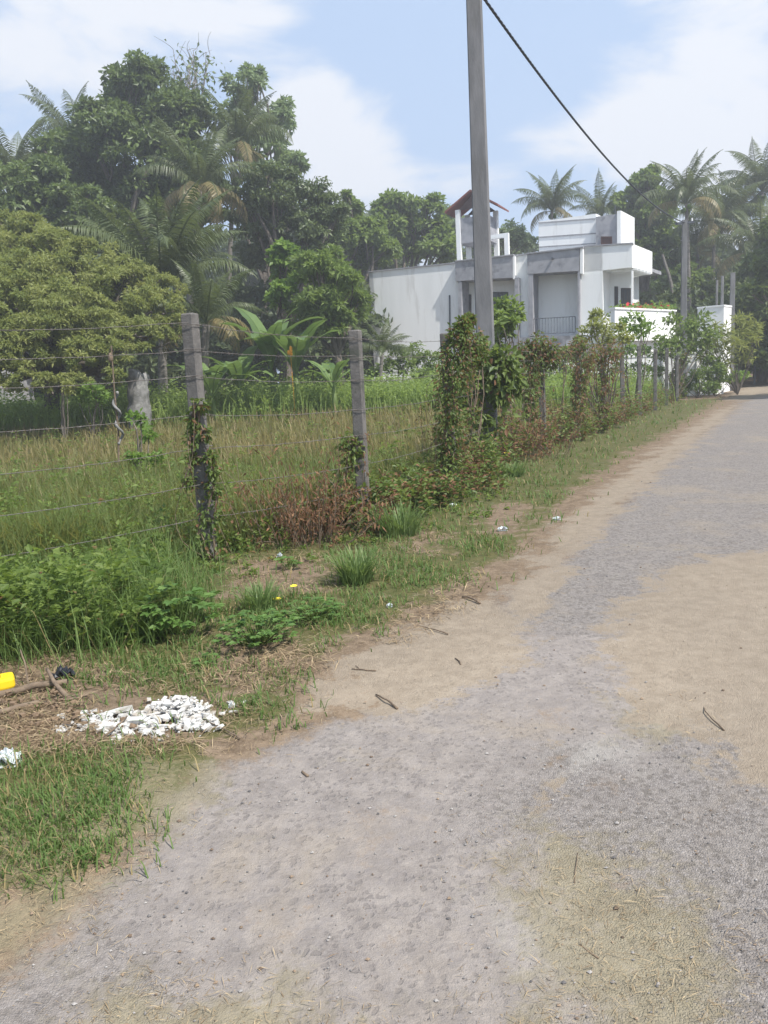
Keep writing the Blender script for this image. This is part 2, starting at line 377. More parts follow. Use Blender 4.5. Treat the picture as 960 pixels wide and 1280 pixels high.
def ground_material():
    m, nt = newmat('earth_grass_and_worn_asphalt')
    P = pos(nt)
    A = attr(nt, 'ma'); B = attr(nt, 'mb')
    sa = nt.nodes.new('ShaderNodeSeparateColor'); lk(nt, A.outputs['Color'], sa.inputs[0])
    sb = nt.nodes.new('ShaderNodeSeparateColor'); lk(nt, B.outputs['Color'], sb.inputs[0])
    asp, sand, oli = sa.outputs; dark, lig, gr = sb.outputs
    whi = A.outputs['Alpha']
    n1 = noise(nt, 2.2, 8, .68, P, .3); n2 = noise(nt, 9, 8, .7, P); n3 = noise(nt, 60, 6, .7, P); n4 = noise(nt, 260, 4, .7, P)
    edge = mth(nt, 'ADD', mth(nt, 'ADD', mth(nt, 'MULTIPLY', n1, .62), mth(nt, 'MULTIPLY', n2, .38)), mth(nt, 'MULTIPLY', n3, .2))      # mean ~.6
    def mask(v, w=.3, amp=2.3, nn=None):
        e = mth(nt, 'MULTIPLY', mth(nt, 'SUBTRACT', nn or edge, .6 if nn is None else .5), 1.5 * amp)
        return mapr(nt, mth(nt, 'ADD', v, e), .5 - w, .5 + w)
    c = lambda a, b, t: mixc(nt, t, a + (1,), b + (1,))
    # sand and dirt
    sandc = c((.315, .262, .20), (.245, .20, .15), mapr(nt, n2, .3, .7))
    sandc = mixc(nt, mapr(nt, n3, .55, .75, 0, .45), sandc, (.20, .145, .10, 1))
    sandc = mixc(nt, mapr(nt, n4, .55, .8, 0, .4), sandc, (.42, .345, .25, 1))
    dirt = c((.235, .175, .12), (.14, .10, .066), mapr(nt, n2, .35, .65))
    dirt = mixc(nt, mapr(nt, n3, .5, .75, 0, .6), dirt, (.32, .25, .16, 1))
    grc = c((.075, .085, .028), (.14, .12, .05), mapr(nt, n2, .35, .7))
    # asphalt: broken chips with dust between
    vr = N(nt, 'ShaderNodeTexVoronoi', Scale=52., Randomness=1.); lk(nt, P, vr.inputs['Vector'])
    sc = nt.nodes.new('ShaderNodeSeparateColor'); lk(nt, vr.outputs['Color'], sc.inputs[0])
    vr2 = N(nt, 'ShaderNodeTexVoronoi', Scale=115., Randomness=1.); lk(nt, P, vr2.inputs['Vector'])
    sc2 = nt.nodes.new('ShaderNodeSeparateColor'); lk(nt, vr2.outputs['Color'], sc2.inputs[0])
    ve = N(nt, 'ShaderNodeTexVoronoi', Scale=115., Randomness=1., _feature='DISTANCE_TO_EDGE'); lk(nt, P, ve.inputs['Vector'])
    stone = c((.15, .136, .13), (.31, .285, .268), sc2.outputs[0])
    gap = mapr(nt, ve.outputs['Distance'], .02, .16, 1, 0)
    asc = mixc(nt, mth(nt, 'MULTIPLY', gap, .7), stone, (.21, .185, .16, 1))
    # dust film: bigger where 'lig' is painted on the plan of the road, patchy at several scales
    dn = noise(nt, 5, 9, .75, P, .4)
    chip = noise(nt, 24, 5, .7, P, 1.2)
    lfac = mth(nt, 'ADD', mth(nt, 'MULTIPLY', lig, .55), mth(nt, 'MULTIPLY', dark, -.28))
    dustf = mapr(nt, mth(nt, 'ADD', mth(nt, 'ADD', mth(nt, 'MULTIPLY', dn, .7), mth(nt, 'MULTIPLY', chip, .75)), lfac), .66, 1.02, 0, .88)
    dustc = c((.295, .262, .235), (.215, .19, .172), mapr(nt, n2, .35, .65))
    dustc = mixc(nt, mapr(nt, sc.outputs[1], .6, .9, 0, .35), dustc, (.22, .20, .195, 1))
    dustc = mixc(nt, mapr(nt, n4, .5, .72, 0, .5), dustc, (.20, .18, .17, 1))
    vf = N(nt, 'ShaderNodeTexVoronoi', Scale=34., Randomness=1., _feature='SMOOTH_F1'); vf.inputs['Smoothness'].default_value = .15
    wv = nt.nodes.new('ShaderNodeVectorMath'); wv.operation = 'MULTIPLY_ADD'; nz3 = N(nt, 'ShaderNodeTexNoise', Scale=30., Detail=3.); lk(nt, P, nz3.inputs['Vector'])
    lk(nt, nz3.outputs['Color'], wv.inputs[0]); wv.inputs[1].default_value = (.045, .045, .045); lk(nt, P, wv.inputs[2]); lk(nt, wv.outputs[0], vf.inputs['Vector'])
    fs = nt.nodes.new('ShaderNodeSeparateColor'); lk(nt, vf.outputs['Color'], fs.inputs[0])
    flat_ = mth(nt, 'MULTIPLY', mapr(nt, vf.outputs['Distance'], .50, .30), mapr(nt, mth(nt, 'ADD', fs.outputs[0], mth(nt, 'ADD', mth(nt, 'MULTIPLY', mth(nt, 'SUBTRACT', n1, .5), 4.0), mth(nt, 'MULTIPLY', mth(nt, 'SUBTRACT', n2, .5), 2.0))), .42, .75))
    dustc = mixc(nt, mth(nt, 'MULTIPLY', flat_, .6), dustc, (.165, .147, .137, 1))
    fl2 = mth(nt, 'MULTIPLY', mapr(nt, vf.outputs['Distance'], .58, .36), mapr(nt, fs.outputs[1], .25, .5))
    asc = mixc(nt, mth(nt, 'MULTIPLY', mapr(nt, n2, .38, .6), .5), asc, (.27, .242, .215, 1))
    asc = mixc(nt, mth(nt, 'MULTIPLY', fl2, .6), asc, (.13, .115, .10, 1))
    asc = mixc(nt, dustf, asc, dustc)
    hole = mth(nt, 'MULTIPLY', mapr(nt, chip, .60, .70, 0, .75), mapr(nt, n2, .42, .58))
    asc = mixc(nt, hole, asc, (.15, .13, .115, 1))
    asc = mixc(nt, mth(nt, 'MULTIPLY', mask(whi, .4), .4), asc, (.42, .40, .365, 1))
    blot = mapr(nt, noise(nt, 7, 9, .78, P, .6), .46, .64)
    asc = mixc(nt, mth(nt, 'MULTIPLY', blot, .38), asc, (.16, .142, .132, 1))
    smear = mapr(nt, noise(nt, .85, 8, .7, P, .5), .50, .66, 0, .55)
    asc = mixc(nt, smear, asc, (.30, .25, .19, 1))
    olc = c((.27, .235, .15), (.20, .172, .11), mapr(nt, n2, .35, .65))
    olc = mixc(nt, mapr(nt, n4, .5, .7, 0, .5), olc, (.36, .30, .17, 1))
    base = mixc(nt, mask(gr, .14), dirt, grc)
    base = mixc(nt, mask(asp), base, asc)
    base = mixc(nt, mth(nt, 'MULTIPLY', mask(oli, .3), .72), base, olc)
    sm = mask(sand, .13)
    base = mixc(nt, mth(nt, 'MULTIPLY', sm, .95), base, sandc)
    b = N(nt, 'ShaderNodeBsdfPrincipled', Roughness=.93); b.inputs['Specular IOR Level'].default_value = .2
    lk(nt, base, b.inputs['Base Color'])
    rockh = mth(nt, 'MULTIPLY', mapr(nt, ve.outputs['Distance'], 0, .3), mth(nt, 'SUBTRACT', 1., dustf))
    h = mth(nt, 'ADD', mth(nt, 'MULTIPLY', rockh, .7), mth(nt, 'ADD', mth(nt, 'MULTIPLY', n3, .7), mth(nt, 'MULTIPLY', chip, 1.4)))
    h = mth(nt, 'ADD', h, mth(nt, 'ADD', mth(nt, 'MULTIPLY', n4, .3), mth(nt, 'MULTIPLY', flat_, -.45)))
    bp = N(nt, 'ShaderNodeBump', Strength=.6, Distance=.012); lk(nt, h, bp.inputs['Height']); lk(nt, bp.outputs[0], b.inputs['Normal'])
    lk(nt, b.outputs[0], N(nt, 'ShaderNodeOutputMaterial').inputs['Surface'])
    return m
M['ground'] = ground_material()

def grow(a, step, lim, k):
    v = [a]
    while abs(v[-1]) < lim: v.append(v[-1] + step); step *= k
    return v[1:]
xs = np.array(grow(-6, -.08, 190, 1.09)[::-1] + list(np.arange(-6, 8, .055)) + grow(8, .06, 190, 1.06))
ys = np.array(grow(.5, -.1, 60, 1.2)[::-1] + list(np.arange(.5, 10, .05)) + grow(10, .055, 200, 1.025))
GX, GY = np.meshgrid(xs, ys)
gx, gy = GX.ravel(), GY.ravel()
masks = ground_masks(gx, gy)
GZ = hz(gx, gy)
nx, ny = len(xs), len(ys)
ii = (np.arange(ny - 1)[:, None] * nx + np.arange(nx - 1)[None]).ravel()
quads = np.stack([ii, ii + 1, ii + nx + 1, ii + nx], 1)
def ground_obj(name, q, dz):
    used = np.unique(q); remap = np.full(nx * ny, -1); remap[used] = np.arange(len(used))
    mb = MB(); mb.add(np.stack([gx, gy, GZ + dz], 1)[used], remap[q])
    o = mb.build(name, M['ground'], smooth=True)
    ma = o.data.attributes.new('ma', 'FLOAT_COLOR', 'POINT')
    ma.data.foreach_set('color', np.stack([masks[0], masks[1], masks[2], masks[5]], 1)[used].astype(np.float32).ravel())
    mbb = o.data.attributes.new('mb', 'FLOAT_COLOR', 'POINT')
    mbb.data.foreach_set('color', np.stack([masks[3], masks[4], masks[6], np.ones_like(gx)], 1)[used].astype(np.float32).ravel())
    return tag(o, kind='structure')
ground_obj('ground', quads, 0)
sdr = sdist(gx, gy, ROAD)
inroad = (sdr > -.2).reshape(ny, nx)
qk = (inroad[:-1, :-1] & inroad[1:, 1:] & inroad[:-1, 1:] & inroad[1:, :-1]).ravel()
ground_obj('road', quads[qk], -.006 + .010 * sstep(-.12, .02, sdr))   # the sheet dips under the dirt at its worn edge

# ------------------------------------------------------------------ house
HA = rad(25)
HC = at(790, 334, 38.0)[:2]
HN = np.array([-math.sin(HA), -math.cos(HA)]); HL = np.array([-math.cos(HA), math.sin(HA)])
HS = np.array([math.sin(rad(33)), math.cos(rad(33))])
HZ = onz(HC[0] - 5, HC[1]) - .1
def fr(px, py, out=0.0):                 # point on the house front plane (moved outwards by out)
    d = rayd(px, py); o2 = HC + HN * out
    t = ((o2 - cam_p[:2]) @ HN) / (d[:2] @ HN)
    return cam_p + d * t
def down(p, z): return np.array([p[0], p[1], z])
def slab(mb, a, b, c, d, thick, m=0):    # quad a,b,c,d (top-left, top-right, bottom-right, bottom-left) pushed back by thick
    bk = np.array([-HN[0], -HN[1], 0]) * thick
    f = np.array([d, c, b, a]); mb.prism(f + bk, f, m=m)
house = thing('house', 'white two storey house with flat roof, grey cement bands and a red roofed tower', 'house',
              (HC[0], HC[1], HZ))
rel = np.array([HC[0], HC[1], HZ])
def hp(mb, name, mat, par=None, **k):
    o = mb.build(name, mat, par or house, rel=rel, **k); return o
# main walls
w = MB()
tl, tm = fr(461, 340), fr(575, 329)
slab(w, tl, tm, down(tm, HZ), down(tl, HZ), .25)
backl = tl + np.array([*(-HN * 8), 0]);
w.prism(np.array([down(tl, HZ), down(backl, HZ), down(backl, HZ) - np.array([*HL, 0]) * .25, down(tl, HZ) - np.array([*HL, 0]) * .25]),
        np.array([tl, backl, backl - np.array([*HL, 0]) * .25, tl - np.array([*HL, 0]) * .25]))
def wall(x0, y0, x1, y1, yb=None, out=0., thick=.25, mb=None):
    a, b = fr(x0, y0, out), fr(x1, y1, out)
    if yb is None: c, d = down(b, HZ), down(a, HZ)
    else: c, d = fr(x1, yb[1], out), fr(x0, yb[0], out)
    slab(mb or w, a, b, c, d, thick)
wall(575.2, 331, 642, 320, out=-.9)          # recess behind first band
wall(642, 319.5, 660.5, 317)                 # wall between bands
wall(660.7, 322, 724, 316, out=-.9)          # recess behind second band
wall(724, 310, 753, 306.8)                   # wall right of second band
wall(753.2, 312, 789.5, 309, out=-1.6)       # balcony back wall
hp(w, 'wall', M['housewhite'])
# flat roof deck
z0 = fr(700, 330)[2]
rf = MB()
pA = np.array([*(HC + HL * 14.7 - HN * .3), z0]); pB = np.array([*(HC + HL * .5 - HN * .3), z0])
pts = np.array([pA, pB, pB + np.array([*HS, 0]) * 8, pA - np.array([*HN, 0]) * 8])
rf.prism(pts - [0, 0, .18], pts); hp(rf, 'roof', M['housegrey'])
# side wall (towards the road) and back
sw = MB()
a = np.array([*(HC + HL * 1.5 + HS * .3), 0]); b_ = a + np.array([*HS, 0]) * 7
for q0, q1 in ((a, b_),):
    n2 = np.array([*HL, 0]) * .25
    sw.prism(np.array([down(q0, HZ), down(q1, HZ), down(q1 + n2, HZ), down(q0 + n2, HZ)]),
             np.array([down(q0, z0 - .2), down(q1, z0 - .2), down(q1 + n2, z0 - .2), down(q0 + n2, z0 - .2)]))
bb = pA - np.array([*HN, 0]) * 8
n2 = np.array([*HN, 0]) * .25
sw.prism(np.array([down(b_, HZ), down(bb, HZ), down(bb + n2, HZ), down(b_ + n2, HZ)]), np.array([down(b_, z0 + .5), down(bb, z0 + .5), down(bb + n2, z0 + .5), down(b_ + n2, z0 + .5)]))
hp(sw, 'side_wall', M['housewhite'])
# grey bands with their columns
def band(x0, x1, yt0, yt1, yb0, yb1, out=.35):
    g = MB()
    A, B_, C_, D_ = fr(x0, yt0, out), fr(x1, yt1, out), fr(x1, yb1, out), fr(x0, yb0, out)
    slab(g, A, B_, C_, D_, out + .9)
    return hp(g, 'cement_band', M['housegrey'])
band(569, 641, 326.5, 318.5, 351.5, 347); band(659, 724, 317, 309.5, 342.5, 338.5)
def fin(x0, x1, yt, yb, out=.33, mat='housegrey', dep=.9, nm='pillar_or_lit_edge'):
    g = MB(); A, B_, C_, D_ = fr(x0, yt, out), fr(x1, yt, out), fr(x1, yb, out), fr(x0, yb, out)
    slab(g, A, B_, C_, D_, dep + out); return hp(g, nm, M[mat])
fin(573, 577, 351.8, 432); fin(643.5, 648.5, 347, 434, dep=.2); fin(660.5, 666, 342.6, 420); fin(722, 724.6, 339, 420)
fin(641.2, 643.3, 320, 349, mat='housewhite', dep=-.03); fin(725, 728.6, 308.5, 342, mat='housewhite', dep=-.03)  # white strips stand in for the sunlit right ends of the grey bands
# thin coping strips on top of the parapets
cp = MB()
for x0, y0, x1, y1, out in ((460.5, 339, 569, 327.7, .06), (568.6, 325.6, 641.6, 317.6, .41), (641.8, 318.6, 658.8, 316.6, .06), (658.6, 316, 728.8, 308, .42), (729, 307, 791, 303, .06)):
    A, B_ = fr(x0, y0, out), fr(x1, y1, out)
    slab(cp, A, B_, B_ - [0, 0, .06], A - [0, 0, .06], .37 if out < .1 else 1.3)
hp(cp, 'coping', M['housegrey'])
# floor slab under the recesses, plinth storey
fl = MB(); wall(574, 424, 760, 418, (436, 431), out=.32, thick=1.2, mb=fl); hp(fl, 'floor_slab', M['housegrey'])
# balcony slab (fascia, soffit, right side)
bs = MB()
A, B_ = fr(729, 308), fr(790, 304); C_, D_ = fr(790, 334), fr(753, 338.5)
zt, zb = B_[2], C_[2]
A[2] = zt + (A[2] - zt) * .3
sd = np.array([*HS, 0]) * 3.9
T = .16
# front fascia
slab(bs, A, B_, down(B_, zb), down(A, zb), T)
q = [B_, B_ + sd]
inn = np.array([*HL, 0]) * T
bs.prism(np.array([down(B_ - [*(HN * T), 0], zb), down(B_ + sd, zb), down(B_ + sd + inn, zb), down(B_ - [*(HN * T), 0] + inn, zb)]),
         np.array([down(B_ - [*(HN * T), 0], zt), down(B_ + sd, zt), down(B_ + sd + inn, zt), down(B_ - [*(HN * T), 0] + inn, zt)]))
so = np.array([down(A, 0) - [*(HN * T), 0], down(B_, 0) - [*(HN * T), 0] + inn, down(B_, 0) + sd + inn, down(A, 0) + sd * 1.6])
bs.prism(so + [0, 0, zb + .02], so + [0, 0, zb + .17])
for k in range(5):                        # ribs beneath the soffit edge
    c0 = B_ + sd * (.15 + .17 * k)
    bs.box((c0[0] - .5, c0[1] + .1, zb - .04), (1.2, .12, .12), rz=-HA)
hp(bs, 'balcony_canopy', M['housewhite'])
# glazed doors at the balcony
def window(x0, x1, y0, y1, out, par=house, fr_w=.07, mull=1, matf='darkframe', pane='glass'):
    g = MB(); A, B_, C_, D_ = fr(x0, y0, out), fr(x1, y0, out), fr(x1, y1, out), fr(x0, y1, out)
    def lerp(u, v): return A * (1 - u) * (1 - v) + B_ * u * (1 - v) + C_ * u * v + D_ * (1 - u) * v
    W = np.linalg.norm(B_ - A); H = np.linalg.norm(D_ - A); u = fr_w / W; v = fr_w / H
    for a0, a1, b0, b1 in [(0, 1, 0, v), (0, 1, 1 - v, 1), (0, u, v, 1 - v), (1 - u, 1, v, 1 - v)] + [((k + 1) / (mull + 1) - u / 2, (k + 1) / (mull + 1) + u / 2, v, 1 - v) for k in range(mull)]:
        slab(g, lerp(a0, b0), lerp(a1, b0), lerp(a1, b1), lerp(a0, b1), .08)
    f = g.build('window', M[matf], par, rel=rel)
    p = MB(); off = np.array([*(-HN * .04), 0])
    slab(p, lerp(u * .9, v * .9) + off, lerp(1 - u * .9, v * .9) + off, lerp(1 - u * .9, 1 - v * .9) + off, lerp(u * .9, 1 - v * .9) + off, .02)
    p.build('pane', M[pane], f, rel=rel)
    return f
window(768, 772.5, 358, 392, -1.55, mull=0); window(776, 788.5, 360, 392, -1.55, mull=2)
window(611, 635, 365, 420, -.85, mull=1); window(581, 589, 368, 420, -.85, mull=0)
fin(789, 791, 338.3, 425, out=.0, mat='housewhite', dep=.22, nm='column')
# drain pipe on the left wing
dp = MB(); a, b_ = fr(562, 369, .06), fr(562.5, 440, .06); dp.tube([a, b_], .04, 8); hp(dp, 'drain_pipe', M['metal'])
# railing of the second recess
r = MB()
a, b_ = fr(667, 398.5, .2), fr(719, 395.5, .2); c_, d_ = fr(667, 417.5, .2), fr(719, 415.5, .2)
r.tube([a, b_], .022, 6); r.tube([c_, d_], .02, 6)
for k in range(15):
    t = k / 14; r.tube([a * (1 - t) + b_ * t, c_ * (1 - t) + d_ * t], .012 if k % 14 else .02, 5)
hp(r, 'railing', M['metal'])
# wall lamp on the second band
l = MB(); c0 = fr(691, 323, .38); l.tube([c0, c0 + [*(HN * .14), 0]], [.07, .05], 8); hp(l, 'wall_lamp', M['metal'])
# roof room, set back behind the parapet
rr_ = MB()
def blockbox(x0, x1, yt, out, side, z_b, mb, ztop=None):
    a, b = fr(x0, yt, out), fr(x1, yt, out)
    z = max(a[2], b[2]) if ztop is None else ztop
    s = np.array([*HS, 0]) * side
    base = np.array([down(a, z_b), down(b, z_b), down(b, z_b) + s, down(a, z_b) + s])
    top = base.copy(); top[:, 2] = z; mb.prism(base, top); return base, z
blockbox(673, 745, 277, -3.0, 4, z0, rr_)
rb = hp(rr_, 'roof_room', M['housewhite'])
g = MB(); A, B_ = fr(673, 277.5, -2.97), fr(744.5, 272, -2.97)
for yy in (0.02, .75, 1.25):
    slab(g, A - [0, 0, yy], B_ - [0, 0, yy], B_ - [0, 0, yy + .05], A - [0, 0, yy + .05], .05)
g.build('grey_strip', M['housegrey'], rb, rel=rel)  # three thin grey strips across the roof room front
rr2 = MB(); _, zz = blockbox(744.7, 771, 271, -2.6, 3, z0, rr2); rg = hp(rr2, 'stair_room', M['housegrey'])
rr3 = MB(); blockbox(771.2, 776, 271, -2.5, 2.6, z0, rr3, zz + .12); hp(rr3, 'white_panel', M['housewhite'])
window(751, 765, 295.5, 310, -2.55, par=rg, matf='brown', pane='brown', mull=0)
g = MB(); a = fr(769, 271, -3); g.tube([down(a, zz), down(a, zz + .5)], .02, 5); g.build('roof_pin', M['metal'], rg, rel=rel)
# tower with a red gable roof
TO = -4.2
tb = fr(575, 330, TO); tr_ = fr(611, 330, TO)
tw = np.linalg.norm(tr_[:2] - tb[:2]); hs = np.array([*(-HN), 0]) * tw * 1.0
ztop = fr(611, 257, TO)[2]; zpan0 = fr(611, 300, TO)[2]; zpan1 = fr(611, 268, TO)[2]
t = MB()
cor = [down(tb, 0), down(tr_, 0), down(tr_, 0) + hs, down(tb, 0) + hs]
for c0 in cor: t.box((c0[0], c0[1], (z0 + ztop) / 2), (.26, .26, ztop - z0), rz=-HA)
tower = hp(t, 'tower', M['housewhite'])
t = MB()
for i in range(4):
    p, q2 = cor[i], cor[(i + 1) % 4]; d = (q2 - p) / np.linalg.norm(q2 - p)
    mid = (p + q2) / 2; ln = np.linalg.norm(q2 - p) - .27
    ang = math.atan2(d[1], d[0])
    t.box((mid[0], mid[1], (zpan0 + zpan1) / 2), (ln, .12, zpan1 - zpan0), rz=ang)
ctr = sum(cor) / 4
t.box((ctr[0], ctr[1], zpan0 + .06), (tw - .14, tw - .14, .12), rz=-HA)
t.build('parapet_panel', M['housegrey'], tower, rel=rel)
t = MB()                                   # gable roof: ridge runs away from the viewer
ov = .7; hgt = .85; d = np.array([*HL, 0]); bk = np.array([*(-HN), 0])
for sgn in (1, -1):
    e = ctr + d * sgn * (tw / 2 + ov); rg2 = ctr
    P4 = []
    for base, z in ((e, ztop - .12), (rg2, ztop + hgt)):
        for s2 in (-1, 1):
            P4.append(down(base + bk * s2 * (tw / 2 + .3), z))
    P4 = np.array([P4[0], P4[1], P4[3], P4[2]])
    if sgn < 0: P4 = P4[::-1]
    t.prism(P4, P4 + [0, 0, .1])
t.build('tower_roof', M['redtile'], tower, rel=rel)
t = MB()
for s2 in (-1, 1):
    c0 = ctr + bk * s2 * (tw / 2)
    tri = np.array([down(c0 + d * tw / 2, ztop), down(c0 - d * tw / 2, ztop), down(c0, ztop + hgt * .8)])
    t.prism(tri, tri + bk * .1)
t.build('gable', M['brown'], tower, rel=rel)
t = MB(); c0 = fr(634, 318, TO + .1); ze = fr(634, 297, TO)[2]
t.box((c0[0], c0[1], (z0 + ze) / 2), (.24, .24, ze - z0), rz=-HA)
c1 = fr(613, 318, TO + .1); mm = (c0 + c1) / 2
t.box((mm[0], mm[1], ze + .11), (np.linalg.norm(c0[:2] - c1[:2]) + .24, .24, .22), rz=-HA)
t.build('frame', M['housewhite'], tower, rel=rel)
# terrace parapet to the right of the house with planting
tp = MB()
A, B_ = at(766, 389, 36.2), at(842, 387, 40.5)
dd = (B_ - A); dd[2] = 0; L = np.linalg.norm(dd); ang = math.atan2(dd[1], dd[0]); z1 = at(800, 388, 38)[2]; zb_ = at(800, 421, 38)[2]
mid = (A + B_) / 2
tp.box((mid[0], mid[1], (z1 + zb_) / 2), (L, .2, z1 - zb_), rz=ang)
tp.box((mid[0], mid[1], z1 + .04), (L + .1, .3, .08), rz=ang)
tp.box((mid[0] - .3, mid[1] + 1.6, zb_ - .1), (L, 3.4, .2), rz=ang)
tp.box((mid[0] - .3, mid[1] + 1.6, zb_ / 2 - .1), (L - .6, 2.8, zb_ - .2), rz=ang)
hp(tp, 'terrace_parapet', M['housewhite'])
TERR = (A, B_, z1)

# boundary wall and the tall wall by the road
bw = MB()
wl = [(468, 37.5), (560, 36.5), (660, 35.3), (760, 34.6), (868, 34.4), (903, 35.2)]
wp = [gpos(a, b) for a, b in wl]
for p, q2 in zip(wp[:-1], wp[1:]):
    d = q2 - p; L = math.hypot(d[0], d[1]); c0 = (p + q2) / 2
    bw.box((c0[0], c0[1], .85), (L - .02, .15, 2.0), rz=math.atan2(d[1], d[0]))
    bw.box((c0[0], c0[1], 1.9), (L - .02, .22, .08), rz=math.atan2(d[1], d[0]))
o = bw.build('boundary_wall', M['housewhite']); tag(o, 'long low white boundary wall in front of the two storey house', 'wall')
tw_ = MB(); a, b_ = at(872, 384, 37), at(905, 383, 36.4)
ang = math.atan2(b_[1] - a[1], b_[0] - a[0]); ss = np.array([.62, .78, 0]) * 1.6
base = np.array([down(a, 0), down(b_, 0), down(b_, 0) + ss, down(a, 0) + ss]); top = base.copy(); top[:, 2] = b_[2]
tw_.prism(base, top); top2 = top.copy(); c_m = top.mean(0); top2 = c_m + (top - c_m) * 1.04; tw_.prism(top2, top2 + [0, 0, .08])
o = tw_.build('gate_pier', M['housewhite']); tag(o, 'tall white masonry pier by the roadside at the end of the boundary wall', 'wall')
# small building glimpsed at the far left
sb_ = thing('outbuilding', 'small pale building half hidden behind the olive tree at the left edge', 'building', gpos(-14, 40))
p = np.array(sb_.location); g = MB(); g.box((0, 0, 2.3), (3.4, 4, 4.6)); g.build('wall', surf('faded_wash', (.42, .42, .43), (.3, .3, .31), 2), sb_)
g = MB(); g.prism(np.array([[-1.9, -2.3, 4.6], [1.9, -2.3, 4.6], [1.9, 2.3, 4.6], [-1.9, 2.3, 4.6]]), np.array([[-1.8, -.1, 5.5], [1.8, -.1, 5.5], [1.8, .1, 5.5], [-1.8, .1, 5.5]])); g.build('roof', M['stone'], sb_)
g = MB(); g.box((.6, -2.02, 2.9), (.9, .06, 1.1)); g.build('window', M['darkframe'], sb_)

# ------------------------------------------------------------------ trees
def unit_sphere(n):
    v = R.normal(0, 1, (n, 3)); return v / np.linalg.norm(v, axis=1)[:, None]
def crown(mb, centre, rad3, nleaf, L, W, subs=None, sub_r=.36, droop=.15, t0=.5, tv=.25, clump=None, dens=1.0):
    """foliage lobe made of uneven leaf clumps through its volume"""
    subs = subs or 22
    c = unit_sphere(subs) * (R.uniform(.35, 1, subs) ** .5)[:, None] * np.asarray(rad3) * (1 - sub_r * .55)
    rs = np.mean(rad3) * sub_r * R.uniform(.6, 1.3, subs)
    ti = np.clip(R.normal(t0, tv, subs), 0, 1)
    idx = R.integers(0, subs, nleaf)
    d = unit_sphere(nleaf); d[:, 2] = np.where(d[:, 2] < -.25, -d[:, 2] * .8, d[:, 2])
    rr = rs[idx] * (.35 + .75 * R.uniform(0, 1, nleaf) ** .6)
    P = np.asarray(centre) + c[idx] + d * rr[:, None] * np.array([1, 1, .8])
    D = d * .6 + R.normal(0, .6, (nleaf, 3)); D[:, 2] -= droop
    Nn = d * .7 + np.array([0, 0, .6]) + R.normal(0, .45, (nleaf, 3))
    s = R.uniform(.6, 1.3, nleaf)
    leafquads(mb, P, D, Nn, L * s, W * s, np.clip(ti[idx] + R.normal(0, .14, nleaf), 0, 1))
    return np.asarray(centre) + c
def limb(mb, a, b, r0, r1, n=6, bend=.08, arch=.04):
    a, b = np.asarray(a, float), np.asarray(b, float); k = 7; t = np.linspace(0, 1, k)[:, None]
    L = np.linalg.norm(b - a); off = R.normal(0, bend * L, 3)
    path = a * (1 - t) + b * t + off * np.sin(t * math.pi) + R.normal(0, .01 * L, (k, 3)) * np.sin(t * math.pi)
    path[:, 2] += np.sin(t[:, 0] * math.pi) * L * arch
    mb.tube(path, np.linspace(r0, r1, k), n); return path
def tree(name, label, cat, base, lobes, Y, leaf, mat, nper=5000, trunk=.28, bark='bark', group=None, fork=.45, dens=1., squash=.85, t0=.5, tv=.25, subs=24, sub_r=.36, dz=1.3, bare=0):
    base = np.asarray(base, float)
    t = thing(name, label, cat, base, group)
    cb = MB(); tb2 = MB()
    cs = []
    for lo in lobes:
        px, py, rp = lo[:3]; yy = Y + (lo[3] if len(lo) > 3 else R.uniform(-dz, dz))
        c0 = at(px, py, yy); r = rp / FPX * yy
        cs.append((c0, r))
    top = np.mean([c for c, r in cs], axis=0)
    fk = base * (1 - fork) + np.array([top[0], top[1], top[2]]) * fork
    limb(tb2, base - [0, 0, .1], fk, trunk, trunk * .62, 9, .03)
    for c0, r in cs:
        n = int(nper * dens * (r / 2.0) ** 2 * (.22 / leaf[0]) ** 1.0) + 300
        sc_ = crown(cb, c0, (r, r, r * squash), n, leaf[0], leaf[1], subs=max(8, int(subs * min(1.6, r / 2))), sub_r=sub_r, t0=t0, tv=tv)
        limb(tb2, fk, c0, trunk * .5, trunk * .14, 6, .08)
        for s_ in sc_[:5 + bare]:
            limb(tb2, c0 * .7 + fk * .3, s_, trunk * .17, .02, 4, .1)
    cb.build('crown', M[mat], t, rel=base); tb2.build('trunk', M[bark], t, rel=base)
    return t
# olive spreading tree on the left
tree('spreading_tree', 'broad olive green feathery tree arching over the left edge of the field', 'tree', gpos(70, 28),
     [(-40, 360, 80, -1), (40, 330, 62, .5), (85, 365, 66, -.5), (150, 370, 55, -.5), (20, 385, 66, -2), (190, 390, 42, -1), (110, 325, 42, .5), (45, 298, 34, 1.5), (168, 345, 34, .3), (205, 365, 30, 0), (125, 410, 45, -2.6), (60, 425, 48, -3.4), (-20, 300, 45, 1.5), (170, 418, 34, -2.4), (100, 445, 30, -3.8), (30, 440, 34, -4), (140, 440, 28, -3.4), (0, 345, 52, 0), (215, 408, 26, -1), (20, 285, 26, 2), (75, 315, 34, 1), (-40, 420, 56, -4), (90, 395, 46, -3), (5, 415, 44, -4), (-30, 455, 40, -4.5), (20, 470, 26, -4.6), (60, 478, 20, -4.8), (-10, 440, 34, -4.8), (100, 478, 18, -4.5), (145, 472, 16, -4)],
     27, (.14, .05), 'l_olive', 8500, .34, squash=.75, t0=.5, tv=.22, subs=70, sub_r=.20)
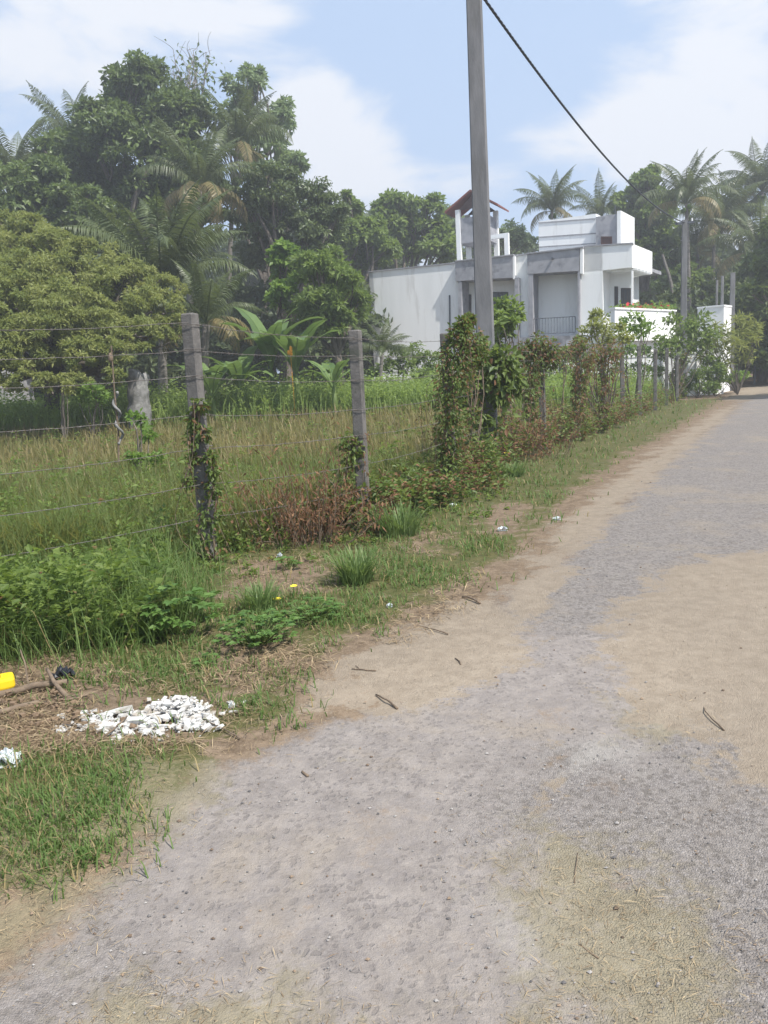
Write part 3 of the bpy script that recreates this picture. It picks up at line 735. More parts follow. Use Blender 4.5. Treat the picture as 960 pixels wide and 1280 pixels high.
tree('large_tree', 'tallest dark green tree at left with a leafless top above it', 'tree', gpos(150, 44),
     [(185, 122, 50), (128, 160, 46), (75, 225, 40), (210, 170, 50), (225, 150, 42), (110, 215, 48), (185, 205, 52), (240, 215, 40), (75, 185, 28), (160, 260, 55), (260, 255, 36), (170, 100, 28), (210, 270, 48)],
     44, (.32, .17), 'l_dark', 5200, .45, dens=1.15)
bt = thing('bare_branch_tree', 'leafless grey twiggy treetop rising beside the tallest dark tree', 'tree', gpos(228, 47))
mbt = MB(); b0 = np.array(bt.location); tp_ = at(232, 130, 47)
limb(mbt, b0 - [0, 0, .1], tp_, .3, .1, 8, .02)
lv = MB(); ends = []
for k in range(26):
    s0 = b0 * .12 + tp_ * .88 if k % 3 else tp_
    s0 = s0 + np.array([0, 0, R.uniform(-1.5, .3)])
    e = at(232 + R.normal(0, 17), R.uniform(58, 130), 47 + R.uniform(-1, 1)); pth = limb(mbt, s0, e, .055, .015, 4, .07)
    for j in range(5):
        limb(mbt, pth[3 + j % 4], pth[3 + j % 4] + R.normal(0, .6, 3) + [0, 0, .5], .02, .008, 3, .1)
    ends.append(e)
mbt.build('trunk', surf('bleached_twigs', (.27, .25, .24), None, 5), bt, rel=b0)
E = np.array(ends)[R.integers(0, 26, 500)] + R.normal(0, .55, (500, 3)) - [0, 0, .9]
leafquads(lv, E, R.normal(0, 1, (500, 3)), R.normal(0, 1, (500, 3)), .28, .15, R.uniform(0, 1, 500)); lv.build('crown', M['l_dark'], bt, rel=b0)
tree('airy_tree', 'pale airy tall tree with open crown right of the tallest dark tree', 'tree', gpos(330, 50),
     [(305, 105, 26), (335, 130, 30), (300, 140, 24), (350, 165, 28), (320, 185, 36), (360, 195, 18), (290, 175, 20), (345, 215, 24), (372, 205, 14), (320, 90, 14)],
     50, (.36, .16), 'l_pale', 1900, .3, subs=16, sub_r=.27, bare=5)
tree('dark_tree', 'dark rounded tree at the left edge behind the olive tree', 'tree', gpos(20, 42),
     [(15, 240, 42), (60, 235, 40), (95, 265, 42), (40, 275, 45), (125, 290, 38), (-30, 260, 50)], 41, (.30, .16), 'l_dark', 4200, .35)
tree('dense_tree', 'dense small leaved grey green tree right of the young coconut palm', 'tree', gpos(355, 41),
     [(340, 235, 40), (385, 265, 42), (320, 275, 38), (360, 300, 48), (405, 290, 34), (330, 315, 36), (400, 245, 18), (420, 270, 20), (305, 240, 20), (395, 330, 36)],
     41, (.22, .11), 'l_dark2', 4600, .35, subs=30, sub_r=.3)
tree('dark_tree', 'bushy tree in the gap between the dense tree and the white house', 'tree', gpos(440, 52),
     [(440, 280, 26), (465, 290, 24), (425, 300, 30), (455, 320, 30), (480, 315, 24), (435, 245, 7), (440, 262, 14)], 52, (.32, .17), 'l_mid', 3600, .3)
tree('broadleaf_tree', 'leafy tree standing behind the left wing of the white house', 'tree', gpos(505, 58),
     [(495, 262, 24), (520, 268, 26), (485, 285, 26), (510, 300, 34), (545, 290, 22), (540, 258, 14), (550, 310, 26), (475, 255, 12)], 58, (.40, .22), 'l_mid', 3200, .35)
tree('broadleaf_tree', 'pale tree just left of the red roofed tower', 'tree', gpos(560, 62),
     [(560, 275, 16), (572, 295, 24), (552, 305, 22), (640, 295, 20), (655, 300, 16)], 62, (.34, .17), 'l_pale', 2800, .25)
tree('bushy_tree', 'bright climber covered bushy tree above the banana plants', 'tree', gpos(355, 33),
     [(352, 322, 20), (365, 345, 24), (350, 370, 22)], 32.5, (.26, .17), 'l_bright', 4200, .2, subs=18)
tree('bushy_tree', 'mid green feathery bush reaching the left end of the white house', 'tree', gpos(430, 31),
     [(400, 340, 34), (422, 358, 30), (400, 380, 34), (432, 385, 28), (420, 410, 30), (395, 325, 22), (438, 350, 16), (380, 400, 28), (448, 372, 12), (415, 322, 14)],
     31.5, (.24, .08), 'l_mid', 6000, .2, t0=.6)
tree('broadleaf_tree', 'big billowing tree between two coconut palms behind the house', 'tree', gpos(800, 60),
     [(808, 232, 24), (790, 250, 22), (825, 250, 20), (815, 275, 30), (790, 285, 28), (830, 300, 26), (805, 318, 30), (840, 335, 26), (812, 218, 13), (778, 262, 12)],
     60, (.36, .2), 'l_mid', 4200, .4, t0=.4)
for (px, Y_, lab, lobes, mt) in [
    (952, 46, 'very dark tree filling the right edge beyond the road bend', [(955, 330, 26), (975, 360, 40), (950, 375, 26), (960, 420, 34), (985, 300, 34), (958, 450, 22), (1000, 420, 50)], 'l_dark'),
    (915, 56, 'shady tree behind the roadside poles', [(915, 385, 24), (890, 370, 24), (930, 410, 26), (905, 420, 26), (935, 350, 22)], 'l_dark'),
    (865, 54, 'mid green tree behind the second utility pole', [(865, 345, 22), (850, 365, 24), (880, 375, 24), (835, 350, 18), (862, 395, 22)], 'l_mid')]:
    tree('shade_tree', lab, 'tree', gpos(px, Y_), lobes, Y_, (.34, .19), mt, 3600, .3)
tree('shade_tree', 'dark overhanging tree closing in over the road end at the right edge', 'tree', (23.5, 42, 0),
     [(978, 330, 36), (968, 395, 28), (990, 440, 40), (955, 448, 14), (948, 360, 16), (985, 280, 28), (1010, 370, 50)], 41, (.3, .17), 'l_dark', 5200, .35, t0=.25)  # added to darken the road end; dark leaf tint stands in for shade
# trees right of the frame: they throw the shade across the far road
tree('roadside_tree', 'tree on the right bank whose shade crosses the far road', 'tree', (20.5, 28, 0),
     [(1183, 246, 85), (1130, 270, 55), (1240, 280, 60)], 28, (.34, .2), 'l_mid', 2600, .3)

# far wood behind everything (one mass)
fw = MB()
for k in range(120):
    px = R.uniform(-300, 1400); Y_ = R.uniform(72, 90)
    c0 = at(px, R.uniform(350, 440) - (40 if px < 480 else 0), Y_); crown(fw, c0, (6, 4, 5), 1700, .75, .42, subs=14, t0=.45, tv=.3)
for k in range(150):
    px = R.uniform(-420, 500) if k < 115 else R.uniform(820, 1150); Y_ = R.uniform(40, 62)
    g0 = ground_px(px, Y_); crown(fw, [g0[0], g0[1], R.uniform(.8, 5.5)], (2.8, 2.0, 2.4), 1300, .42, .22, subs=12, t0=.4, tv=.3)
tag(fw.build('far_wood', M['l_far']), kind='stuff')

# ------------------------------------------------------------------ coconut palms
def frond_mesh(name, L, arch, nlf=56, lw=.05, ll=.85, dry=False, hang=.55):
    mb = MB(); t = np.linspace(0, 1, 14)
    el = rad(60) - arch * t ** 1.2           # elevation angle along the rachis
    seg = L / 13
    x = np.concatenate([[0], np.cumsum(np.cos(el[:-1]) * seg)]); z = np.concatenate([[0], np.cumsum(np.sin(el[:-1]) * seg)])
    path = np.stack([x, np.zeros(14), z], 1); mb.tube(path, np.linspace(.045, .012, 14), 5, tint=.8)
    for side in (-1, 1):
        tt = np.linspace(.14, .995, nlf) + R.normal(0, .003, nlf)
        P = np.stack([np.interp(tt, t, path[:, i]) for i in range(3)], 1)
        ee = np.interp(tt, t, el); T = np.stack([np.cos(ee), np.zeros(nlf), np.sin(ee)], 1)
        sl = ll * np.sin(np.clip(tt * 1.05, 0, 1) * math.pi * .88 + .32) * R.uniform(.85, 1.1, nlf)
        D = T * .55 + np.array([0, side, 0]) * .85 + R.normal(0, .07, (nlf, 3)); D[:, 2] -= .12
        D /= np.linalg.norm(D, axis=1)[:, None]
        up = np.array([0, 0, 1.0])
        M1 = P + D * sl[:, None] * .5 - up * (sl * hang * .16)[:, None]
        M2 = P + D * sl[:, None] * .9 - up * (sl * hang * .75)[:, None]
        w_ = T * lw * .5
        ti = np.clip(R.normal(.97 if dry else .45, .01 if dry else .18, nlf), 0, 1 if dry else .9)
        V = np.stack([P - w_ * .5, P + w_ * .5, M1 + w_, M1 - w_, M2], 1).reshape(-1, 3); i = np.arange(nlf)[:, None] * 5
        mb.add(V, [np.hstack([i, i + 1, i + 2, i + 3]), np.hstack([i + 3, i + 2, i + 4])], np.repeat(ti, 5))
    o = mb.build(name, M['l_palm']); me = o.data; bpy.data.objects.remove(o); return me
FR = [frond_mesh('frond', 4.6, rad(a), lw=.06, hang=h) for a, h in ((60, .7), (85, .9), (115, 1.05), (140, 1.2))]
FRD = frond_mesh('frond', 4.2, rad(150), dry=True, lw=.07, hang=1.0)
def palm(label, base, top, scale=1., nf=22, group='coconut palms', r=.16, nuts=True, spin=0, low=1.0, dry=3, name='coconut_palm', boost=0):
    base = np.asarray(base, float); top = np.asarray(top, float)
    t = thing(name, label, 'palm tree', base, group)
    mb = MB(); k = 14; s = np.linspace(0, 1, k)[:, None]
    path = base * (1 - s) + top * s; path[:, :2] = base[:2] + (top[:2] - base[:2]) * s ** 1.6; path[0, 2] -= .1
    rr = r * (1 + .5 * np.exp(-s[:, 0] * 9)) * (1 - .35 * s[:, 0]); mb.tube(path, rr, 10)
    mb.build('trunk', M['palmbark'], t, rel=base, smooth=True)
    for i in range(nf):
        u = i / (nf - 1)
        if i < dry: me = FRD; tilt = rad(38)
        else: me = FR[min(3, int((1 - u) * 4 * low))]; tilt = rad(-28 + 50 * (1 - u)) * low
        o = bpy.data.objects.new('frond', me); COL.objects.link(o); o.parent = t
        o.location = [float(v) for v in (top - base)]
        o.rotation_euler = (R.normal(0, .25), tilt + R.normal(0, .08) - boost, spin + i * 2.4 + R.normal(0, .15))
        sc_ = scale * R.uniform(.85, 1.1); o.scale = (sc_, sc_, sc_)
    if nuts:
        nb = MB()
        for i in range(9):
            a = R.uniform(0, 6.28); c0 = np.array([math.cos(a) * .28, math.sin(a) * .28, -.3 + R.uniform(-.2, .1)]) * scale
            th = np.linspace(0, math.pi, 6); nb.tube(np.stack([np.zeros(6), np.zeros(6), -np.cos(th) * .15], 1) + c0, np.sin(th) * .12 + .005, 7)
        o = nb.build('coconut_cluster', M['l_bright'], t, smooth=True); o.location = [float(v) for v in (top - base)]
    return t
def palm_px(label, px, py, Y, bpx, scale=1., **k):
    top = at(px, py, Y); return palm(label, gpos(bpx, Y), top, scale, **k)
palm_px('coconut palm cut by the left edge of the picture', 18, 222, 46, 20, .85, spin=.4)
palm_px('coconut palm whose fronds peek over the dark tree at far left', 92, 178, 52, 70, .85, spin=1.1, nf=18)
palm_px('young coconut palm with tall upright fronds above the olive tree', 205, 365, 31, 208, 1.0, nf=24, low=.55, dry=0, r=.2, nuts=False, boost=.12)
palm_px('tall coconut palm in front of the pale airy tree', 296, 185, 44, 290, .9, spin=.5, nf=22)
palm_px('coconut palm with yellowing drooping fronds in the middle of the wood', 250, 238, 38, 240, .82, spin=2.0, nf=20, dry=6)
palm_px('low coconut palm with drooping fronds beside the banana plants', 258, 405, 28.0, 258, .62, nf=16, low=.9, dry=3, r=.2, nuts=False, spin=.8)
palm_px('small palm at the foot of the white house wall', 478, 442, 30, 476, .36, nf=14, low=.8, dry=0, nuts=False, r=.1)
palm_px('slim palm behind the left roofline of the house', 432, 300, 54, 432, .7, nf=16)
palm_px('coconut palm above the white roof room of the house', 690, 265, 60, 690, .78, spin=.3)
palm_px('coconut palm peeping over the grey stair room', 752, 272, 62, 755, .75, spin=1.3, nf=18)
palm_px('coconut palm with a leaning trunk right of the balcony', 858, 255, 52, 862, 0.88, spin=.6, nf=24)
palm_px('dusky coconut palm left of the roadside poles', 893, 285, 56, 888, 1.0, spin=1.6)
palm_px('tallest coconut palm at the right edge of the picture', 953, 240, 58, 945, .95, spin=.1, nf=24)
palm_px('coconut palm below the tallest one at the right edge', 925, 278, 60, 925, 1.05, spin=2.2)
palm_px('dark coconut palm low at the right edge', 945, 318, 52, 950, .95, spin=.9)
palm_px('coconut palm between the second and the far poles', 872, 318, 60, 875, .95, spin=2.9, nf=18)
# leaning bare trunk seen right of the balcony
lt = MB(); limb(lt, at(846, 398, 47), at(828, 318, 47), .13, .07, 7, .008); a = at(846, 398, 47); lt.tube([[a[0] + .2, a[1], 0], a], [.17, .13], 7)
tag(lt.build('dead_palm', M['palmbark']), 'thin pale leaning trunk right of the balcony', 'tree')

# ------------------------------------------------------------------ banana plants
def banana(label, base, h, n, L, spin=0, up=.9):
    base = np.asarray(base, float); t = thing('banana_plant', label, 'plant', base, 'banana plants')
    st = MB(); st.tube([[0, 0, -.05], [.03, 0, h * .5], [0, .03, h]], [.13, .10, .07], 9); st.build('stem', M['l_mid'], t, smooth=True)
    for i in range(n):
        az = spin + i * 2.4 + R.normal(0, .2); u = i / n
        e0 = up * rad(80) - u * .35; Ls = L * R.uniform(.75, 1.1); k = 12; s = np.linspace(0, 1, k)
        el = e0 - (rad(60) + rad(50) * u) * s ** 1.4; seg = Ls / (k - 1)
        x = np.concatenate([[0], np.cumsum(np.cos(el[:-1]) * seg)]); z = np.concatenate([[0], np.cumsum(np.sin(el[:-1]) * seg)]) + h
        w_ = .30 * Ls / 2.2 * np.sin(np.clip((s - .12) / .88, 0.02, 1) * math.pi * .93 + .12) ** .7
        w_ = np.where(s < .13, .02, w_)
        mb = MB(); dirn = np.array([math.cos(az), math.sin(az), 0]); sd_ = np.array([-math.sin(az), math.cos(az), 0])
        C0 = dirn * x[:, None] + np.array([0, 0, 1]) * z[:, None]
        for sg in (-1, 1):
            wj = w_ * R.uniform(.85, 1.05, k)
            Eo = C0 + sd_ * sg * wj[:, None] + np.array([0, 0, 1]) * (wj * .25 - wj * .5 * R.uniform(0, 1, k) * .6)[:, None]
            V = np.vstack([C0, Eo]); j = np.arange(k - 1)[:, None]
            j = j[R.uniform(0, 1, k - 1) > .06]
            mb.add(V, np.hstack([j, j + 1, j + 1 + k, j + k]), np.clip(R.normal(.5, .25) + R.normal(0, .06, 2 * k), 0, 1))
        mb.tube(C0, np.linspace(.03, .008, k), 4, tint=1)
        mb.build('leaf', M['l_banana'], t)
banana('tall banana plant with upright torn leaves at the wood edge', gpos(345, 27), 1.6, 8, 2.7, .3, 1.05)
banana('banana plant with bright backlit leaf right of the tallest banana', gpos(375, 26.5), 1.4, 9, 2.4, 1.0, 1.0)
banana('low banana plant with wide dark leaves behind the fence post', gpos(270, 25.5), .9, 8, 2.1, 2.0, .9)
banana('banana plant with hanging leaves between the low palm and the tall banana', gpos(305, 26), 1.1, 8, 2.0, 1.5, .85)
banana('small banana plant hidden in weeds near the house wall', gpos(420, 25.5), .9, 7, 1.7, .6, .9)

# ------------------------------------------------------------------ shrubs as things
def shrub(name, label, px, Y, pts, leaf, mat, n=2500, cat='shrub', group=None, t0=.5, tv=.25, sub_r=.36, subs=20, stems=2):
    b = gpos(px, Y); t = thing(name, label, cat, b, group); cb = MB(); st = MB()
    for (x, y, rp) in pts:
        yy = Y + R.uniform(-.5, .5); c0 = at(x, y, yy); r = rp / FPX * yy
        sc_ = crown(cb, c0, (r, r * .9, r * .9), int(n * max(.15, (r / 1.0) ** 2) / (leaf[0] / .12) ** 1.5), leaf[0], leaf[1], subs=subs, t0=t0, tv=tv, sub_r=sub_r)
        for s_ in sc_[:stems]: limb(st, b, s_, .022, .008, 4, .06)
    cb.build('foliage', M[mat], t, rel=b); st.build('stem', M['bark'], t, rel=b)
    return t
shrub('young_tree', 'small leafy young tree standing just right of the main utility pole', 632, 17.5, [(632, 382, 14), (622, 397, 14), (645, 392, 12), (628, 415, 16), (640, 405, 10), (618, 430, 12)], (.17, .09), 'l_mid', 1500, 'tree', t0=.6, subs=12)
shrub('shrub', 'olive twiggy shrub spilling over the fence in front of the house corner', 758, 19.5, [(750, 406, 14), (738, 416, 15), (768, 414, 13), (756, 424, 13), (728, 428, 10), (783, 424, 10), (745, 395, 8)], (.13, .05), 'l_olive', 1300, t0=.6)
shrub('shrub', 'green spiky leaved shrub below the terrace parapet', 793, 24, [(795, 402, 12), (780, 408, 11), (808, 412, 12), (796, 416, 12)], (.18, .07), 'l_bright', 1300, t0=.3)
shrub('shrub', 'dark leafy bush between the terrace parapet and the second pole', 843, 31, [(840, 402, 12), (838, 420, 16), (862, 410, 16), (878, 400, 14), (870, 430, 20), (845, 440, 18), (890, 420, 14), (825, 432, 16)], (.2, .1), 'l_mid', 1400)
shrub('bamboo_clump', 'yellow green feathery bamboo clump arching over the tall white pier', 922, 33.5, [(900, 415, 16), (925, 408, 18), (940, 422, 14), (915, 435, 18), (890, 430, 16), (935, 445, 12), (905, 455, 14), (945, 408, 8), (880, 445, 10)], (.3, .06), 'l_olive', 2600, t0=.35, sub_r=.3)
shrub('shrub', 'dark rounded shrub hiding the foot of the tall white pier', 893, 33, [(888, 452, 10), (898, 462, 10), (882, 468, 11), (905, 474, 9), (892, 478, 10)], (.16, .09), 'l_mid', 2200, t0=.3)
shrub('shrub', 'low dark shrub at the foot of the second pole', 872, 32, [(872, 468, 10), (860, 480, 12), (880, 482, 12), (892, 485, 8)], (.16, .09), 'l_mid', 1800, t0=.3)
shrub('shrub', 'small bright shrub at the roadside by the far poles', 922, 35, [(922, 470, 7), (930, 468, 6), (915, 474, 6)], (.16, .09), 'l_bright', 1800)
shrub('shrub', 'pale flowering bush against the left end of the boundary wall', 505, 31, [(500, 445, 13), (520, 442, 15), (538, 450, 14), (512, 462, 16), (485, 457, 14), (545, 465, 14), (528, 470, 14), (470, 465, 12)], (.13, .07), 'l_mid', 2600, t0=.8)
shrub('shrub', 'wild green thicket under the railing recess of the house', 690, 30, [(640, 455, 12), (660, 450, 13), (680, 448, 13), (705, 446, 14), (725, 448, 12), (650, 470, 14), (675, 468, 15), (705, 466, 15), (735, 462, 12), (625, 465, 11)], (.13, .07), 'l_mid', 2400, t0=.6)
shrub('shrub', 'leafy thicket in front of the boundary wall below the terrace', 800, 31.5, [(765, 445, 12), (785, 440, 12), (805, 442, 12), (825, 445, 10), (775, 462, 12), (800, 462, 12), (820, 465, 10)], (.13, .07), 'l_bright', 2200, t0=.4)
shrub('sapling', 'thin green sapling growing in the brown grass behind the nearest post', 178, 13.5, [(172, 525, 14), (182, 545, 16), (168, 570, 12), (195, 575, 14), (160, 590, 12)], (.11, .05), 'l_bright', 800, 'plant', t0=.2, subs=10)
shrub('shrub', 'yellow tinged plant under the olive tree', 83, 22, [(83, 480, 6), (86, 488, 7), (80, 470, 5)], (.10, .05), 'l_olive', 1500, 'plant', t0=1.)
shrub('shrub', 'rounded green bush left of the grey stump', 118, 22.5, [(115, 490, 16), (128, 498, 12), (105, 497, 12)], (.12, .06), 'l_bright', 1600, t0=.3)
# flowers on the terrace
fl = thing('flowering_plant', 'row of red flowering plants along the terrace parapet', 'plant', (TERR[0] + TERR[1]) / 2 * [1, 1, 0] + [0, .35, TERR[2] - .3])
fm = MB(); fb = MB(); b0 = np.array(fl.location)
for k in range(520):
    u = R.uniform(0.02, 1); c0 = TERR[0] * (1 - u) + TERR[1] * u; c0 = c0 + R.normal(0, .12, 3) + [0, .25, .1]
    leafquads(fb if k % 9 else fm, (c0 - b0)[None], R.normal(0, 1, (1, 3)), R.normal(0, 1, (1, 3)), .2 if k % 9 else .18, .12 if k % 9 else .16, .5)
fb.build('foliage', M['l_bright'], fl); fm.build('blossom', M['petalred'], fl)

# ------------------------------------------------------------------ poles, cable
def pole(name, label, base, H, w0, w1, b=rad(14), group='concrete utility poles', bracket=False, ratio=.72, mat='pole'):
    base = np.asarray(base, float); t = thing(name, label, 'utility pole', base, group)
    mb = MB(); n = 10
    def ring(z, w):
        x, y = w / 2, w / 2 * ratio; c = .018
        q = [(-x + c, -y), (x - c, -y), (x, -y + c), (x, y - c), (x - c, y), (-x + c, y), (-x, y - c), (-x, -y + c)]
        cb_, sb2 = math.cos(-b), math.sin(-b)
        return [[px * cb_ - py * sb2, px * sb2 + py * cb_, z] for px, py in q]
    zs = np.linspace(-.1, H, n); V = np.array([ring(z, w0 + (w1 - w0) * max(z, 0) / H) for z in zs]).reshape(-1, 3)
    i = np.arange(n - 1)[:, None] * 8; j = np.arange(8)[None]; q = np.stack([i + j, i + (j + 1) % 8, i + 8 + (j + 1) % 8, i + 8 + j], -1).reshape(-1, 4)
    mb.add(V, [q, np.arange(8) + (n - 1) * 8]); mb.build('shaft', M[mat], t)
    if bracket:
        g = MB(); g.box((0, -.02, H - .12), (.75, .09, .09), rz=-b); g.build('cross_arm', M['metal'], t)
        for s_ in (-1, 1):
            g = MB(); g.tube([[s_ * .3, -.02, H - .08], [s_ * .3, -.02, H + .06]], [.04, .03], 7); g.build('insulator', M['housewhite'], t)
    return t
P1H = at(598, -60, 13)[2]
pole('utility_pole', 'large weathered concrete utility pole nearest the camera, fence wires wrapped round it', [POLE1[0], POLE1[1], onz(*POLE1[:2])], P1H, .31, .225, bracket=True)
P2 = gpos(853.5, 33.7); P2H = at(855, 275, 33.7)[2] - P2[2]
pole('utility_pole', 'second concrete utility pole with a small cross arm at its top', P2, P2H, .30, .2, bracket=True)
for px, Y_, yt, w_, lab in ((894, 41, 350, .14, 'thin dark post leftmost of the three beyond the second pole'), (900.5, 38, 345, .16, 'pale slender post middle of the three beyond the second pole'), (913, 37.5, 341, .26, 'grey concrete post rightmost of the three beyond the second pole')):
    b0 = gpos(px, Y_); pole('roadside_pole', lab, b0, at(px, yt, Y_)[2] - b0[2], w_, w_ * .75, group='far roadside poles')
tag(pole('marker_post', 'short thin post beside the far bend of the road', gpos(943, 44), 1.6, .1, .1, group='marker posts'), cat='post')
# twisted aerial cable from pole to pole
a = np.array([POLE1[0] + .12, POLE1[1], P1H - .35 + .02]); b_ = P2 + [0, 0, P2H - .1]
a[2] = at(598, -6, a[1])[2]
# fit the sag so that it crosses the picture as in the photograph
k = 420; s = np.linspace(0, 1, k)[:, None]; sag = .45
best = 1e9
for sg_ in np.arange(0, 3, .05):
    q_ = a * (1 - s) + b_ * s; q_[:, 2] -= (4 * sg_ * s * (1 - s))[:, 0]; u_, v_ = proj(q_); e_ = abs(np.interp(785, u_, v_) - 226)
    if e_ < best: best, sag = e_, sg_
cab = a * (1 - s) + b_ * s; cab[:, 2] -= (4 * sag * s * (1 - s))[:, 0]
cm = MB()
Ln = np.linalg.norm(b_ - a)
dcb = (b_ - a) / Ln; sx = np.cross(dcb, [0, 0, 1.]); sx /= np.linalg.norm(sx); sy = np.cross(sx, dcb)
for j in range(3):
    ph = s[:, 0] * Ln / .42 * 2 * math.pi + j * 2.094
    cm.tube(cab + .013 * (np.cos(ph)[:, None] * sx + np.sin(ph)[:, None] * sy), .0125, 5)
tag(cm.build('power_cable', M['cable'], smooth=True), 'twisted black aerial cable running down from the main pole to the second pole', 'cable')

# ------------------------------------------------------------------ fence
fence = thing('barbed_wire_fence', 'long fence of square concrete posts strung with strands of barbed wire', 'fence', (pp[0][0], pp[0][1], onz(pp[0][0], pp[0][1])))
f0 = np.array(fence.location)
hts = [2.24, 2.08, 2.1, 2.0, 2.0, 2.0, 1.98, 2.06, 1.97, 2.05, 1.75]
tops = []
extra = [(-4.75, 4.2), (-3.25, 5.62)]
allp = [(x, y, 2.2) for x, y in extra] + [(p[0], p[1], h) for p, h in zip(pp, hts)]
for i, (x, y, h) in enumerate(allp):
    g = MB(); z = onz(x, y); w_ = .124 if i < 4 else .115
    lx, ly = R.normal(0, .012), R.normal(0, .012)
    if i == 2: lx, ly = .012, 0
    if i == 3: lx, ly = .008, 0
    bb_ = rad(17) + R.normal(0, .05); c_, s_ = math.cos(-bb_), math.sin(-bb_)
    ch = .012; V = []
    for zz_, ww in ((-.1, w_), (h * .33, w_ * .995), (h * .66, w_ * .985), (h - .012, w_ * .98), (h, w_ * .86)):
        q = w_ / 2 if False else ww / 2
        for a0, b0_ in ((-q + ch, -q), (q - ch, -q), (q, -q + ch), (q, q - ch), (q - ch, q), (-q + ch, q), (-q, q - ch), (-q, -q + ch)):
            a1 = a0 + R.normal(0, .0015); b1 = b0_ + R.normal(0, .0015)
            V.append([a1 * c_ - b1 * s_ + lx * zz_ / h * 3, a1 * s_ + b1 * c_ + ly * zz_ / h * 3, zz_])
    V = np.array(V) + [x, y, z]
    i8 = np.arange(4)[:, None] * 8; j = np.arange(8)[None]; q = np.stack([i8 + j, i8 + (j + 1) % 8, i8 + 8 + (j + 1) % 8, i8 + 8 + j], -1).reshape(-1, 4)
    g.add(V, [q, np.arange(8) + 32]); g.build('post', M['conc'], fence, rel=f0)
    tops.append((x + lx * 3, y + ly * 3, z, h, V[16:24, :2].mean(0)))
wire_h = [.955, .86, .755, .60, .47, .33, .18]
nodes = tops[:5] + [(POLE1[0], POLE1[1], onz(*POLE1[:2]), 2.1, None)] + tops[5:]
for wi, fr_ in enumerate(wire_h):
    g = MB(); pts_ = []
    for (x, y, z, h, _) in nodes:
        isp = _ is None
        off = .16 if isp else .078
        pts_.append(np.array([x - off * .25, y - off, z + h * fr_ + R.normal(0, .012)]))
    for a0, b0_ in zip(pts_[:-1], pts_[1:]):
        L = np.linalg.norm(b0_ - a0); n = max(6, int(L / .12)); s = np.linspace(0, 1, n)[:, None]
        pth = a0 * (1 - s) + b0_ * s; pth[:, 2] -= (4 * (.02 + .02 * R.uniform()) * s * (1 - s))[:, 0]
        pth += R.normal(0, .002, pth.shape); g.tube(pth, .0028, 4)
        for bi in range(1, n - 1):               # barbs
            for sg in (0, 1):
                d_ = R.normal(0, 1, 3); d_ /= np.linalg.norm(d_); g.tube([pth[bi] - d_ * .016, pth[bi] + d_ * .016], .0016, 3, cap=False)
    for (x, y, z, h, _) in nodes:                 # ties round the posts
        q = .092 if _ is not None else .19
        aa = np.linspace(0, 2 * math.pi, 17); bb_ = -rad(17)
        sq = np.stack([np.sign(np.cos(aa)) * np.abs(np.cos(aa)) ** .35, np.sign(np.sin(aa)) * np.abs(np.sin(aa)) ** .35], 1) * q * .82
        c_, s_ = math.cos(bb_), math.sin(bb_)
        ring = np.stack([sq[:, 0] * c_ - sq[:, 1] * s_ + x, sq[:, 0] * s_ + sq[:, 1] * c_ + y, np.full(17, z + h * fr_)], 1)
        g.tube(ring, .003, 4, cap=False)
    g.build('wire', M['wire'], fence, rel=f0)

# ------------------------------------------------------------------ vines on posts
def vine(label, base, segs, n, leaf, t0=.4, tv=.25, brown=0.1, name='climbing_vine'):
    """segs: list of (px, py, rpx, Y) blobs strung along the post"""
    base = np.asarray(base, float); t = thing(name, label, 'vine', base)
    cb = MB(); st = MB(); prev = None
    for (px, py, rp, Y_) in segs:
        c0 = at(px, py, Y_); r = rp / FPX * Y_; k = int(n)
        d = unit_sphere(k) * (R.uniform(.3, 1.05, k) ** .6)[:, None] * [r, r * .8, r * 1.15]
        D = d / r + R.normal(0, .5, (k, 3)); D[:, 2] -= .5
        ti = np.clip(R.normal(t0, tv, k), 0, .9); ti = np.where(R.uniform(0, 1, k) < brown, .97 + R.uniform(0, .03, k), ti)
        leafquads(cb, c0 + d, D, d / r + [0, 0, .4] + R.normal(0, .4, (k, 3)), leaf * R.uniform(.6, 1.3, k), leaf * .6 * R.uniform(.7, 1.2, k), ti)
        if prev is not None:
            for _ in range(3): limb(st, prev + R.normal(0, r * .3, 3), c0 + R.normal(0, r * .3, 3), .008, .006, 4, .06)
        else:
            for _ in range(3): limb(st, base + R.normal(0, .05, 3) * [1, 1, 0], c0 + R.normal(0, r * .3, 3), .01, .008, 4, .04)
        prev = c0
    for (px, py, rp, Y_) in segs[1:]:
        c0 = at(px, py, Y_); r = rp / FPX * Y_
        for _ in range(1 if n < 100 else max(2, n // 110)):
            q0 = c0 + R.normal(0, 1, 3) * [r, r * .7, r * .5]; L_ = min(R.uniform(.2, .75), max(.1, q0[2] - .05)); q1 = q0 + [R.normal(0, .22) * L_ + .0, R.normal(0, .15) * L_, -L_]
            pth = limb(st, q0, q1, .004, .0025, 3, .12, -.02); kk_ = int(16 * L_ / .5) + 4
            i_ = R.integers(0, 7, kk_); Pq = pth[i_] + R.normal(0, .03, (kk_, 3)); D = R.normal(0, .6, (kk_, 3)); D[:, 2] -= .5
            ti = np.where(R.uniform(0, 1, kk_) < min(.95, brown * 1.8 + .12), .97 + R.uniform(0, .03, kk_), np.clip(R.normal(t0 + .1, tv, kk_), 0, .9))
            leafquads(cb, Pq, D, R.normal(0, 1, (kk_, 3)) + [0, 0, .4], leaf * R.uniform(.5, 1.1, kk_), leaf * .5 * R.uniform(.6, 1.1, kk_), ti)
    cb.build('foliage', M['l_vine'], t, rel=base); st.build('stem', M['twig'], t, rel=base)
    return t
p1 = pp[0]; p2 = pp[1]; p3 = pp[2]
